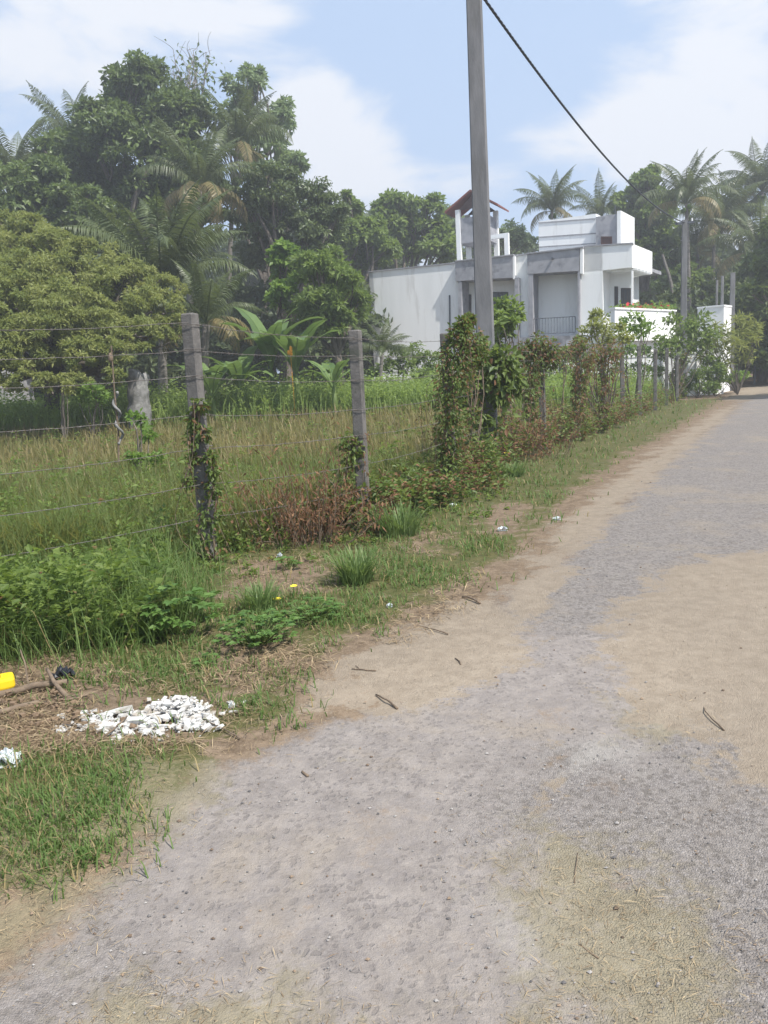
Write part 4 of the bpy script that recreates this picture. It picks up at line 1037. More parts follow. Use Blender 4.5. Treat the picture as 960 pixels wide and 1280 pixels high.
vine('green vine climbing the nearest left fence post from the ground', [p1[0] + .1, p1[1] - .12, onz(p1[0], p1[1])],
     [(262, 690, 22, 6.9), (252, 665, 20, 6.95), (262, 640, 16, 6.95), (267, 610, 9, 6.95), (266, 588, 7, 6.95), (262, 572, 7, 6.95), (243, 573, 5, 7), (240, 548, 9, 7), (255, 540, 9, 6.95), (240, 525, 7, 7), (250, 506, 8, 6.95), (236, 600, 6, 7)], 75, .055, .35)
vine('small leafy vine half way up the second fence post', [p2[0] - .1, p2[1] - .1, onz(p2[0], p2[1])],
     [(430, 640, 10, 8.2), (428, 600, 14, 8.2), (438, 570, 14, 8.2), (432, 552, 10, 8.2), (445, 560, 8, 8.2)], 90, .06, .45, brown=.2)
vine('large dark vine mass covering the third post from top to foot', [p3[0] - .05, p3[1] - .12, onz(p3[0], p3[1])],
     [(560, 600, 10, 10), (560, 570, 15, 10), (562, 540, 19, 10), (562, 510, 20, 10), (565, 480, 23, 10), (570, 455, 25, 10), (575, 435, 23, 10), (590, 430, 18, 10.1), (572, 418, 13, 10), (597, 445, 12, 10.2), (578, 405, 8, 10), (587, 400, 6, 10.2)], 400, .055, .35, brown=.24)
vine('reddish brown dying vine stems around the foot of the third post', [p3[0] - .3, p3[1] + .1, onz(p3[0], p3[1])],
     [(552, 610, 8, 10.3), (556, 580, 12, 10.3), (553, 550, 12, 10.3), (572, 560, 10, 10.3)], 150, .05, .4, brown=.8)
vine('broad leaved creeper draped on the main utility pole', [POLE1[0] + .15, POLE1[1] - .3, onz(POLE1[0], POLE1[1])],
     [(606, 560, 8, 12.6), (600, 520, 10, 12.6), (598, 480, 14, 12.6), (620, 465, 20, 12.6), (632, 450, 14, 12.6), (612, 448, 12, 12.6), (640, 475, 12, 12.7), (625, 490, 12, 12.6), (585, 500, 10, 12.6)], 130, .15, .5, brown=.03)
vine('thick leafy vine on the fence post right of the main pole', [pp[3][0] - .1, pp[3][1] - .1, 0.02],
     [(664, 545, 8, 15), (664, 515, 10, 15), (664, 490, 12, 15), (665, 465, 15, 15), (668, 445, 16, 15), (672, 430, 13, 15), (685, 435, 12, 15), (655, 440, 11, 15), (690, 450, 10, 15)], 300, .07, .4, brown=.35)
vine('dark narrow vine column on the fifth fence post', [pp[4][0], pp[4][1] - .1, 0.02],
     [(722, 545, 9, 16.5), (722, 520, 9, 16.5), (723, 498, 10, 16.5), (724, 478, 11, 16.5), (727, 460, 14, 16.5), (732, 443, 16, 16.5), (722, 432, 10, 16.5)], 240, .07, .3, brown=.55)
vine('brown tinged vine column on the sixth fence post', [pp[5][0], pp[5][1] - .1, 0.02],
     [(753, 530, 6, 18.1), (754, 508, 7, 18.1), (754, 486, 8, 18.1), (756, 465, 11, 18.1), (760, 447, 14, 18.1), (768, 438, 11, 18.1), (748, 442, 10, 18.1)], 180, .075, .4, brown=.65)
vine('vine wrapped round the foot of the second utility pole', [P2[0] - .2, P2[1] - .3, 0.02],
     [(851, 492, 6, 33), (850, 478, 6, 33), (848, 460, 6, 33), (856, 448, 6, 33), (842, 470, 5, 33)], 130, .13, .4, brown=.3)

vine('tangled creeper sagging along the wires between the third post and the main pole', [p3[0] + .5, p3[1] + 1.2, 0.0],
     [(597, 590, 8, 11.5), (590, 560, 9, 11.6), (600, 430, 9, 12), (586, 460, 12, 11.5), (590, 520, 10, 11.5)], 110, .06, .45, brown=.35)
vine('straggly creeper on the wires right of the main pole', [pp[3][0] - .6, pp[3][1] - 1, 0.0],
     [(640, 560, 9, 14.2), (645, 535, 7, 14.2)], 60, .07, .5, brown=.5)
vine('brown and green creeper spread along the wires between the vine columns', [pp[4][0] - .6, pp[4][1] - .8, 0.0],
     [(700, 545, 9, 16.2), (702, 520, 6, 16.2), (708, 438, 7, 16.2), (740, 447, 7, 17.6), (737, 530, 7, 17.6)], 60, .075, .5, brown=.55)
vine('thin creeper on the wires behind the sixth post', [pp[6][0] - .4, pp[6][1] - .6, 0.0],
     [(768, 520, 7, 20.5), (768, 490, 5, 20.5), (790, 512, 6, 22), (808, 507, 5, 24)], 50, .09, .55, brown=.4)
# ------------------------------------------------------------------ grass and weeds (nobody could count them)
def sample_px(n, x0, x1, y0, y1, p=1.0):
    px = R.uniform(x0, x1, n); py = y0 + (y1 - y0) * R.uniform(0, 1, n) ** p
    yh = 472 - .0577 * (px - 480); py = np.maximum(py, yh + 9)
    P = gpv(px, py); P[:, 2] = hz(P[:, 0], P[:, 1]); return P, px, py
# field grass behind the fence
P, px, py = sample_px(150000, -260, 900, 496, 900, 1.25)
left = fence_x(P[:, 1]) - P[:, 0]
k = (left > .15) & (P[:, 1] < 36) & (P[:, 1] > 4); P, px, py, left = P[k], px[k], py[k], left[k]
d = P[:, 1]
brownz = sstep(12, 17, d) * (1 - sstep(29, 34, d)) * .75 + wob(P[:, 0], P[:, 1], .55) * .5 - .02
ti = np.clip(brownz + R.normal(0, .2, len(P)), 0, 1)
H = R.uniform(.15, .5, len(P)) * (1 + .3 * (d < 12)) * np.clip(1 + .5 * wob(P[:, 0], P[:, 1], 1.1), .4, 1.5); mb = MB()
blades(mb, P, H, .006 + .0011 * d, R.uniform(.1, .7, len(P)), ti)
tag(mb.build('field_grass', M['g_field']), kind='stuff')
# reddish seed heads / dry stalks in the field
P2_ = P[R.integers(0, len(P), 2600)]; k = (P2_[:, 1] > 9); P2_ = P2_[k]; mb = MB()
blades(mb, P2_ + R.normal(0, .1, P2_.shape) * [1, 1, 0], R.uniform(.35, .62, len(P2_)), .003 + .0006 * P2_[:, 1], R.uniform(0, .35, len(P2_)), R.uniform(0, 1, len(P2_)))
tag(mb.build('dry_grass_stalks', M['l_straw']), kind='stuff')
# bright weeds at the foot of the wood
P, px, py = sample_px(7000, -300, 900, 480, 530)
left = fence_x(P[:, 1]) - P[:, 0]; y2 = R.uniform(25.5, 33, len(P)); sc_ = y2 / P[:, 1]; P = P * sc_[:, None]; P[:, 2] = hz(P[:, 0], P[:, 1])
k = (fence_x(P[:, 1]) - P[:, 0] > 1.0); P = P[k]
mb = MB(); leafy(mb, P, R.uniform(.3, 1.35, len(P)) * (1 + .5 * wob(P[:, 0], P[:, 1], .5)), 12, .15, .07, np.clip(.55 + .4 * wob(P[:, 0], P[:, 1], .8), 0, .9))
blades(mb, P[R.integers(0, len(P), 30000)] + R.normal(0, .4, (30000, 3)) * [1, 1, 0], R.uniform(.4, 1.3, 30000), .035, R.uniform(.1, .7, 30000), R.uniform(.3, 1, 30000))
tag(mb.build('weed_bank', M['l_bank']), kind='stuff')
# weeds through the field, denser towards the fence
P, px, py = sample_px(8500, -260, 880, 500, 860, 1.1)
left = fence_x(P[:, 1]) - P[:, 0]
dens = .33 * np.exp(-((left - .3) / .8) ** 2) + .12 + .25 * sstep(9, 5.5, P[:, 1]) + .25 * (wob(P[:, 0], P[:, 1], .9) > .2)
k = (left > -.12) & (P[:, 1] < 26) & (R.uniform(0, 1, len(P)) < dens); P = P[k]; left = left[k]
near = P[:, 1] < 12
hcap = .35 + .65 * np.clip(np.abs(left - .3) / 1.6, 0, 1) * (P[:, 1] < 12) + .5 * (P[:, 1] >= 12)
hcap = np.minimum(hcap, 1)
for nm, kk, l_, w_, nl in (('fence_weeds', near, .075, .038, 26), ('field_weeds', ~near, .11, .05, 20)):
    Q = P[kk]; mb = MB(); t_ = np.clip(.45 + .35 * wob(Q[:, 0], Q[:, 1], 1.3) + R.normal(0, .12, len(Q)), 0, .92)
    t_ = np.where(R.uniform(0, 1, len(Q)) < .05, .96, t_)
    leafy(mb, Q, R.uniform(.2, .6, len(Q)) * hcap[kk], nl, l_, w_, t_, .35)
    tag(mb.build(nm, M['l_weed']), kind='stuff')
# lush green foreground weeds at left
P, px, py = sample_px(2000, -260, 300, 600, 838)
left = fence_x(P[:, 1]) - P[:, 0]
LUSH = wpoly([(-500, 640), (-300, 850), (-60, 838), (60, 822), (140, 812), (200, 800), (232, 775), (228, 745), (212, 700), (222, 640), (200, 600)])
k = (sdist(P[:, 0], P[:, 1], LUSH) > 0); P = P[k]
blades(bmx := MB(), P[R.integers(0, len(P), 26000)] + R.normal(0, .16, (26000, 3)) * [1, 1, 0], R.uniform(.12, .62, 26000), R.uniform(.003, .008, 26000), R.uniform(.2, 1.2, 26000), R.uniform(0, 1, 26000))
tag(bmx.build('weed_grass', M['g_verge']), kind='stuff')
hf_ = np.clip(.55 + .75 * wob(P[:, 0], P[:, 1], 1.5) + R.normal(0, .22, len(P)), .12, 1.35)
mb = MB(); pk = R.uniform(0, 1, len(P))
for lo_, hi_, ll_, lw_, nl_ in ((0, .45, .045, .022, 34), (.45, .8, .07, .04, 26), (.8, .93, .10, .05, 20), (.93, 1, .06, .05, 30)):
    q_ = (pk >= lo_) & (pk < hi_)
    leafy(mb, P[q_], .46 * hf_[q_], nl_, ll_, lw_, np.clip(.35 + .4 * wob(P[q_, 0], P[q_, 1], 1.6) + R.normal(0, .18, q_.sum()), 0, .92), .5)
P = P[:0]; mb2 = mb
if 0: leafy(mb, P, R.uniform(.15, .5, len(P)), 30, .065, .036, np.clip(.35 + .35 * wob(P[:, 0], P[:, 1], 1.6) + R.normal(0, .1, len(P)), 0, .9), .5)
tag(mb.build('lush_weeds', M['l_weed']), kind='stuff')
# brown and green tangle at the foot of the fence further along
P, px, py = sample_px(7000, 400, 900, 490, 680)
left = fence_x(P[:, 1]) - P[:, 0]; k = (np.abs(left) < .28 + R.uniform(0, .3, len(P))) & (P[:, 1] < 36) & (P[:, 1] > 7.5); P = P[k]; P = P[R.uniform(0, 1, len(P)) < .35 + .25 * sstep(9.5, 13, P[:, 1])][:1000]
hs_ = .45 + .4 * sstep(9.5, 14, P[:, 1])
mb = MB(); leafy(mb, P, R.uniform(.2, 1.0, len(P)) * hs_, 22, .085, .035, R.uniform(0, 1, len(P)), .25)
tag(mb.build('dead_fence_growth', M['l_brown']), kind='stuff')
P = P[R.integers(0, len(P), 480)] + R.normal(0, .15, (480, 3)) * [1, 1, 0]
hs_ = .45 + .4 * sstep(9.5, 14, P[:, 1])
mb = MB(); leafy(mb, P, R.uniform(.3, 1.15, len(P)) * hs_, 24, .09, .04, R.uniform(.2, .9, len(P)), .25)
tag(mb.build('green_fence_growth', M['l_vine']), kind='stuff')
# low weeds creeping between the fence foot and the grass strip
P, px, py = sample_px(2600, 200, 640, 600, 850); left = fence_x(P[:, 1]) - P[:, 0]
k = (left < .3) & (left > -1.4) & (wob(P[:, 0], P[:, 1], 3.1) > -.15 + .25 * (left < -.7)) & (polymask(P[:, 0], P[:, 1], [GRASS], .3) > .7); P = P[k]
mb = MB(); leafy(mb, P, R.uniform(.03, .2, len(P)) * np.clip(1 + .8 * (fence_x(P[:, 1]) - P[:, 0]), .35, 1.2), 12, .045, .022, R.uniform(0, .94, len(P)), .8)
tag(mb.build('creeping_weeds', M['l_weed']), kind='stuff')
# verge grass
P, px, py = sample_px(230000, -260, 930, 490, 1130, 1.0)
g_ = polymask(P[:, 0], P[:, 1], [GRASS], .55 + .05 * P[:, 1]); bare = polymask(P[:, 0], P[:, 1], BARE, .5)
left = fence_x(P[:, 1]) - P[:, 0]
nz = wob(P[:, 0], P[:, 1], 2.6) * .5 + wob(P[:, 0], P[:, 1], 7.0) * .35
pr = np.clip((g_ + nz * .9 + R.normal(0, .16, len(P)) - .5) * 1.6, 0, 1) * (1 - .85 * bare) * np.clip(.6 + nz, .04, 1)
pr = pr * np.where(P[:, 1] < 4.0, .4, 1.)
k = (R.uniform(0, 1, len(P)) < pr) & (g_ > .12) & (left < .5) & (P[:, 1] < 40); P = P[k]; d = P[:, 1]
nz = nz[k]
t_ = np.clip(.35 - .25 * nz + R.normal(0, .2, len(P)), 0, .9); t_ = np.where(R.uniform(0, 1, len(P)) < .15, .97, t_)
mb = MB(); blades(mb, P, R.uniform(.025, .085, len(P)) * (1 + .035 * d), .0032 + .0010 * d, R.uniform(.3, 1.2, len(P)), t_)
tag(mb.build('verge_grass', M['g_verge']), kind='stuff')
# longer ragged grass at the near left edge
NEAR = wpoly([(-300, 1100), (-100, 940), (40, 940), (120, 950), (250, 940), (330, 900), (362, 845), (300, 850), (255, 870), (262, 925), (200, 960), (60, 1090), (-60, 1110)])
P, px, py = sample_px(60000, -260, 400, 820, 1130)
k = (sdist(P[:, 0], P[:, 1], NEAR) > R.normal(.12, .12, len(P))) & (wob(P[:, 0], P[:, 1], 6) * .6 + wob(P[:, 0], P[:, 1], 17) * .5 + R.normal(0, .35, len(P)) > .42); P = P[k]
mb = MB(); blades(mb, P, R.uniform(.03, .12, len(P)), R.uniform(.002, .0045, len(P)), R.uniform(.4, 1.3, len(P)), np.where(R.uniform(0, 1, len(P)) < .36, .97, np.clip(R.normal(.45, .25, len(P)), 0, .9)))
tag(mb.build('ragged_grass', M['g_verge']), kind='stuff')
# dry straw lying on the ground
def lying(mb, P, L, W, tint, lift=.008, tilt=.12):
    n = len(P); az = R.uniform(0, 6.283, n); D = np.stack([np.cos(az), np.sin(az), R.normal(0, tilt, n)], 1)
    Nn = np.array([0, 0, 1.0]) + R.normal(0, .25, (n, 3)); Q = P.copy(); Q[:, 2] += R.uniform(.003, lift, n)
    leafquads(mb, Q - D * L[:, None] / 2 * [1, 1, .3], D, Nn, L, W, tint, fold=.05)
P, px, py = sample_px(70000, -260, 960, 560, 1290)
bare = polymask(P[:, 0], P[:, 1], BARE, .6); g_ = polymask(P[:, 0], P[:, 1], [GRASS], .5)
ol = polymask(P[:, 0], P[:, 1], OLIVE, .5)
edge_ = np.clip(1 - np.abs(sdist(P[:, 0], P[:, 1], GRASS)) / .35, 0, 1)
pr = np.clip(.75 * bare + .5 * edge_ + .10 * g_ + .004 + .6 * ol, 0, 1) * np.clip(.6 + wob(P[:, 0], P[:, 1], 3) * .8, .05, 1)
k = R.uniform(0, 1, len(P)) < pr; P = P[k]; d = P[:, 1]; o_ = ol[k]
mb = MB(); lying(mb, P, .008 + .05 * R.uniform(0, 1, len(P)) ** 2.5 * (1 + .05 * d), R.uniform(.0007, .0018, len(P)) * (1 + .22 * d), R.uniform(0, 1, len(P)), .02, .2)
Pb, px, py = sample_px(110000, -260, 600, 650, 950); bare = polymask(Pb[:, 0], Pb[:, 1], BARE, .35)
k = R.uniform(0, 1, len(Pb)) < bare * np.clip(.55 + wob(Pb[:, 0], Pb[:, 1], 4), .08, 1); Pb = Pb[k]; u9, v9 = proj(Pb); k = ~((np.abs(u9 - 200) < 75) & (np.abs(v9 - 898) < 28) & (R.uniform(0, 1, len(Pb)) < .93)) & (R.uniform(0, 1, len(Pb)) < .65); Pb = Pb[k]
Pb[:, 2] += R.uniform(0, .018, len(Pb)); d = Pb[:, 1]
lying(mb, Pb, R.uniform(.03, .15, len(Pb)), R.uniform(.0016, .0034, len(Pb)) * (1 + .16 * d), np.clip(R.normal(.35, .3, len(Pb)), 0, 1), .02, .3)
tag(mb.build('dry_straw_litter', M['l_straw']), kind='stuff')
# loose gravel and chips
def chips(n, poly_ok, smin, smax, mat, name, y0=560, y1=1290, x0=-60, x1=1020):
    P, px, py = sample_px(n, x0, x1, y0, y1); k = poly_ok(P); P = P[k]; m_ = len(P)
    s_ = smin + (smax - smin) * R.uniform(0, 1, m_) ** 4
    s_ *= (1 + .12 * P[:, 1])
    base = np.array([[1, 0, 0], [0, 1, 0], [-1, 0, 0], [0, -1, 0], [.1, .1, .7], [-.1, 0, -.4]]); base = base[None] * (1 + R.uniform(-.35, .35, (m_, 6, 3)))
    az = R.uniform(0, 6.28, m_); c_, s2 = np.cos(az), np.sin(az)
    V = np.stack([base[..., 0] * c_[:, None] - base[..., 1] * s2[:, None], (base[..., 0] * s2[:, None] + base[..., 1] * c_[:, None]) * .75, base[..., 2]], -1) * s_[:, None, None]
    V += P[:, None, :] + np.array([0, 0, .006]); V[..., 2] += s_[:, None] * .25
    F = np.array([[0, 1, 4], [1, 2, 4], [2, 3, 4], [3, 0, 4], [1, 0, 5], [2, 1, 5], [3, 2, 5], [0, 3, 5]])
    mb = MB(); mb.add(V.reshape(-1, 3), (F[None] + np.arange(m_)[:, None, None] * 6).reshape(-1, 3), np.repeat(R.uniform(0, 1, m_), 6))
    return tag(mb.build(name, mat), kind='stuff')
def tintmat(name, c1, c2):
    m, nt = newmat(name); b = N(nt, 'ShaderNodeBsdfPrincipled', Roughness=.9); lk(nt, mixc(nt, attr(nt, 'tint').outputs['Fac'], c1 + (1,), c2 + (1,)), b.inputs['Base Color'])
    lk(nt, b.outputs[0], N(nt, 'ShaderNodeOutputMaterial').inputs['Surface']); return m
chips(6000, lambda P: (sdist(P[:, 0], P[:, 1], ROAD) > 0) & (R.uniform(0, 1, len(P)) < .10 + .35 * (wob(P[:, 0], P[:, 1], 5) > .25) + .6 * polymask(P[:, 0], P[:, 1], DARK, .5) - .4 * polymask(P[:, 0], P[:, 1], SAND, .4)), .0015, .0062, tintmat('grey_gravel', (.09, .085, .085), (.34, .32, .30)), 'gravel')
chips(1500, lambda P: (sdist(P[:, 0], P[:, 1], ROAD) > -.9) & (R.uniform(0, 1, len(P)) < .5), .0018, .007, tintmat('brown_crumbs', (.10, .07, .05), (.30, .22, .15)), 'earth_crumbs')

# ------------------------------------------------------------------ single plants and litter in the foreground
def tuft(label, px, py, n, h, w_, spread, mat='g_tuft', lean=(.15, .9)):
    b = gpx(px, py); t = MB(); a = R.uniform(0, 6.28, n); r_ = spread * R.uniform(0, 1, n) ** .7
    P = np.stack([np.cos(a) * r_, np.sin(a) * r_, np.zeros(n) - .01], 1)
    az = a + R.normal(0, .6, n); Hh = h * R.uniform(.55, 1.05, n); ln = R.uniform(*lean, n)
    for s0, s1, w0, w1 in ((0, .4, 1, .95), (.4, .75, .95, .7), (.75, 1, .7, .05)):
        def pt(s): return P + np.stack([np.cos(az) * ln * Hh * s ** 1.7, np.sin(az) * ln * Hh * s ** 1.7, Hh * (s - .42 * ln * s ** 2.4)], 1)
        sd_ = np.stack([-np.sin(az), np.cos(az), np.zeros(n)], 1) * w_ / 2
        A_, B2 = pt(s0), pt(s1); V = np.stack([A_ - sd_ * w0, A_ + sd_ * w0, B2 + sd_ * w1, B2 - sd_ * w1], 1).reshape(-1, 3)
        if s0 == 0: R_ti = R.uniform(0, 1, n)
        t.add(V, np.arange(4 * n).reshape(-1, 4), np.repeat(R_ti, 4))
    o = t.build('grass_tuft', M[mat]); o.location = [float(v) for v in b]
    return tag(o, label, 'grass tuft', 'green grass tufts on the verge')
tuft('bright green grass tuft in front of the second post', 446, 728, 260, .36, .011, .12)
tuft('thin grass tuft left of the yellow flowers', 325, 762, 190, .27, .009, .12)
tuft('ragged grass tuft right of the second post', 500, 668, 240, .42, .013, .2)
tuft('low grass tuft on the verge below and right of the main pole', 640, 596, 150, .30, .015, .2)
def broad(label, px, py, n, leaf, r_, h, name='leafy_plant', mat='l_broad', yaw=0):
    b = gpx(px, py); t = thing(name, label, 'plant', b); f = MB(); st = MB()
    for i in range(n):
        a = R.uniform(0, 6.28); rr = r_ * math.sqrt(R.uniform(.02, 1)); hh = h * R.uniform(.45, 1) * (1 - .4 * rr / r_)
        tip = np.array([math.cos(a) * rr, math.sin(a) * rr, hh]); limb(st, [tip[0] * .15, tip[1] * .15, -.01], tip, .003, .002, 4, .05)
        ti = np.clip(R.normal(.5, .2), 0, 1)
        for j in range(5):                       # palmate group of leaflets
            aa = a + (j - 2) * .62; D = np.array([[math.cos(aa), math.sin(aa), .12]])
            Lj = leaf * (1 - .12 * abs(j - 2)) * R.uniform(.8, 1.15)
            leafquads(f, tip[None], D, np.array([[R.normal(0, .2), R.normal(0, .2), 1.]]), Lj, Lj * .52, ti + R.normal(0, .05), fold=.1, mid=.55)
    f.build('foliage', M[mat], t); st.build('stem', M['l_mid'], t); return t
broad('bushy bright plant with lobed leaves at the edge of the dry patch', 322, 806, 110, .05, .24, .24)
broad('smaller lobed leaf plant right of the bushy bright one', 392, 775, 70, .04, .20, .16)
broad('long leaved plant under the nearest post', 228, 790, 34, .10, .25, .36)
broad('round leaved seedling beside the yellow flowers', 362, 712, 10, .06, .08, .18)
broad('small bright weed on the straw patch', 258, 832, 14, .04, .08, .08)
def flower(label, px, py, h, size=.035, mat='petal'):
    b = gpx(px, py); t = thing('flower', label, 'flower', b, 'small yellow flowers on the verge'); st = MB(); limb(st, [0, 0, -.01], [0, 0, h], .003, .002, 4, .03); st.build('stem', M['l_mid'], t)
    f = MB(); a = np.arange(5) * 1.2566; D = np.stack([np.cos(a), np.sin(a), np.full(5, .35)], 1)
    leafquads(f, np.tile([0, 0, h], (5, 1)), D, np.tile([0, -.3, 1.], (5, 1)), size, size * 1.0, .5, fold=.05, mid=.6); f.build('blossom', M[mat], t); return t
flower('yellow flower standing highest right of the thin grass tuft', 368, 748, .09, .032)
flower('pale yellow flower just below the highest one', 347, 758, .05, .035)
flower('tiny yellow bloom beside the low tuft near the main pole', 634, 585, .22, .06)
# dead brown plant between the first two posts
dpb = gpx(385, 682); t = thing('dead_bush', 'reddish brown dead plant mass between the first and second posts', 'plant', dpb); f = MB(); st = MB()
for i in range(85):
    top = np.array([R.normal(0, .42), R.normal(0, .25), abs(R.normal(.45, .25))]) ; p_ = limb(st, [top[0] * .5, top[1] * .5, 0], top, .004, .002, 4, .1)
    n = 26; idx = R.integers(2, 7, n); Pq = p_[idx] + R.normal(0, .045, (n, 3)); D = R.normal(0, .5, (n, 3)); D[:, 2] -= .7
    leafquads(f, Pq, D, R.normal(0, 1, (n, 3)), R.uniform(.03, .09, n), R.uniform(.008, .022, n), R.uniform(0, 1, n))
f.build('foliage', M['l_brown'], t); st.build('stem', M['twig'], t)
dpb = gpx(655, 575); t = thing('dead_bush', 'brown dead stalks beside the main pole foot', 'plant', dpb); f = MB(); st = MB()
for i in range(60):
    top = np.array([R.normal(0, .5), R.normal(0, .4), abs(R.normal(.65, .3))]); p_ = limb(st, [top[0] * .7, top[1] * .7, 0], top, .005, .003, 4, .05)
    n = 22; idx = R.integers(2, 7, n); Pq = p_[idx] + R.normal(0, .05, (n, 3)); D = R.normal(0, .5, (n, 3)); D[:, 2] -= .7
    leafquads(f, Pq, D, R.normal(0, 1, (n, 3)), R.uniform(.04, .10, n), R.uniform(.012, .03, n), R.uniform(0, 1, n))
f.build('foliage', M['l_brown'], t); st.build('stem', M['twig'], t)

# stick with a dry knot in the field, grey stump
sb0 = gpos(148, 14.5); t = thing('old_stake', 'thin old stake wound with a dry twisted stem in the brown grass', 'stake', sb0)
g = MB(); a = at(139, 432, 14.5) - sb0; mid_ = at(148, 540, 14.5) - sb0
g.tube([[0, 0, -.1], mid_, at(143, 490, 14.5) - sb0, a], [.02, .018, .015, .013], 6); g.build('rod', M['twig'], t)
g = MB(); c0 = at(138, 447, 14.5) - sb0
g.tube([c0 + [0, 0, -.1], c0 + [0, 0, -.04], c0 + [.01, 0, .03], c0 + [0, 0, .09]], [.02, .05, .045, .012], 7); g.build('knob', M['twig'], t, smooth=True)
g = MB(); s = np.linspace(0, 1, 30); q0, q1 = at(143, 490, 14.5) - sb0, at(152, 555, 14.5) - sb0
pt = q0 * (1 - s[:, None]) + q1 * s[:, None]; pt[:, 0] += .05 * np.cos(s * 16); pt[:, 1] += .05 * np.sin(s * 16); g.tube(pt, .026, 6); g.build('dry_stem', M['stone'], t, smooth=True)
g = MB(); b0 = gpos(177, 25); H_ = at(177, 467, 25)[2] - b0[2]; n = 12
pt = np.stack([np.linspace(0, .1, n), np.zeros(n), np.linspace(-.2, H_, n)], 1); g.tube(pt, .33 + .02 * np.sin(np.arange(n) * 1.9), 16)
sv = g.V[0]; sv += R.normal(0, .035, sv.shape) * [.8, .8, .3]; sv[-16:, 2] += R.normal(0, .10, 16); o = g.build('stump', M['stone'], smooth=True); o.location = [float(v) for v in b0]; tag(o, 'grey broken tree stump under the right side of the olive tree', 'stump')
# orange fruit bunch near the bananas
g = MB(); c0 = at(363, 440, 25.2)
for i in range(6):
    q = c0 + R.normal(0, .045, 3) * [1, 1, 1.6]; th = np.linspace(0, math.pi, 5); g.tube(np.stack([np.zeros(5), np.zeros(5), -np.cos(th) * .08], 1) + q, np.sin(th) * .05 + .004, 6)
g.tube([[c0[0], c0[1], onz(c0[0], c0[1]) - .05], c0 + [0, 0, .2]], .006, 5)
tag(g.build('fruit_bunch', M['petalorange'], smooth=True), 'orange yellow bunch showing below the banana leaves', 'fruit')

# rubble: white broken plaster
def chunk(size, seed=None):
    g = MB(); x, y, z = [v / 2 for v in size]
    P = np.array([[a, b, c] for c in (-z, z) for a, b in ((-x, -y), (x, -y), (x, y), (-x, y))]); P *= 1 + R.uniform(-.28, .18, P.shape)
    extra_ = np.array([[0, 0, z * R.uniform(1.1, 1.4)]])
    V = np.vstack([P, extra_])
    g.add(V, [np.array([[3, 2, 1, 0], [0, 1, 5, 4], [1, 2, 6, 5], [2, 3, 7, 6], [3, 0, 4, 7]]), np.array([[4, 5, 8], [5, 6, 8], [6, 7, 8], [7, 4, 8]])]); return g
rb_ = MB()
PILE = [(135, 905, 40), (160, 903, 45), (180, 905, 40), (205, 893, 42), (225, 888, 50), (245, 893, 40), (255, 905, 28), (230, 905, 40), (150, 915, 25), (195, 915, 25), (110, 905, 22), (85, 912, 14), (288, 885, 5)]
wts = np.array([w_ for _, _, w_ in PILE], float)
for i in range(1050):
    px, py, _ = PILE[R.choice(len(PILE), p=wts / wts.sum())]
    px += R.normal(0, 9); py += R.normal(0, 6)
    b = gpx(px, py); s_ = .005 + .026 * R.uniform() ** 2.2; core = math.exp(-((px - 228) / 35) ** 2 - ((py - 893) / 14) ** 2)
    ch = chunk((s_ * R.uniform(1, 2.2), s_ * R.uniform(.8, 1.5), s_ * R.uniform(.25, .7))); V = ch.V[0]
    a = R.uniform(0, 6.28); tl_ = R.normal(0, .5); Rm = np.array(Matrix.Rotation(a, 3, 'Z') @ Matrix.Rotation(tl_, 3, 'X'))
    V = V @ Rm.T + b + [0, 0, R.uniform(0, .022 + .055 * core)]
    for kf in ch.F: rb_.add(V, ch.F[kf][0]) if kf == 4 else rb_.add(V, ch.F[kf][0])
tag(rb_.build('plaster_rubble', M['plaster']), kind='stuff')
BIG = [(150, 895, .12, .04, 'long white plaster slab at the left of the rubble'), (172, 908, .08, .05, 'flat plaster piece in the middle of the rubble'), (212, 886, .07, .06, 'blocky plaster lump at the back of the white heap'),
       (236, 885, .065, .055, 'blocky plaster lump at the top right of the white heap'), (222, 900, .06, .06, 'rounded plaster lump at the centre of the white heap'), (258, 902, .07, .045, 'greyish plaster lump at the right end of the rubble'), (140, 915, .07, .04, 'small plaster slab at the front of the rubble')]
for px, py, a_, b2, lab in BIG:
    o = chunk((a_, b2, .022)).build('plaster_chunk', M['plaster']); b = gpx(px, py); o.location = [float(b[0]), float(b[1]), float(b[2] + .03)]; o.rotation_euler = (R.normal(0, .25), R.normal(0, .25), R.uniform(0, 3))
    tag(o, lab, 'rubble', 'white plaster pieces in the rubble heap')
# earth under the debris heap
g = MB()
for i in range(260):
    px, py = R.normal(40, 60), R.normal(892, 20); b = gpx(px, py); s_ = .004 + .02 * R.uniform() ** 2; ch = chunk((s_ * 1.5, s_, s_ * .8)); V = ch.V[0] @ np.array(Matrix.Rotation(R.uniform(0, 6.28), 3, 'Z') @ Matrix.Rotation(R.normal(0, .6), 3, 'X')).T + b + [0, 0, .01 + R.uniform(0, .03)]
    for kf in ch.F: g.add(V, ch.F[kf][0])
tag(g.build('debris_soil', M['soilpile']), kind='stuff')
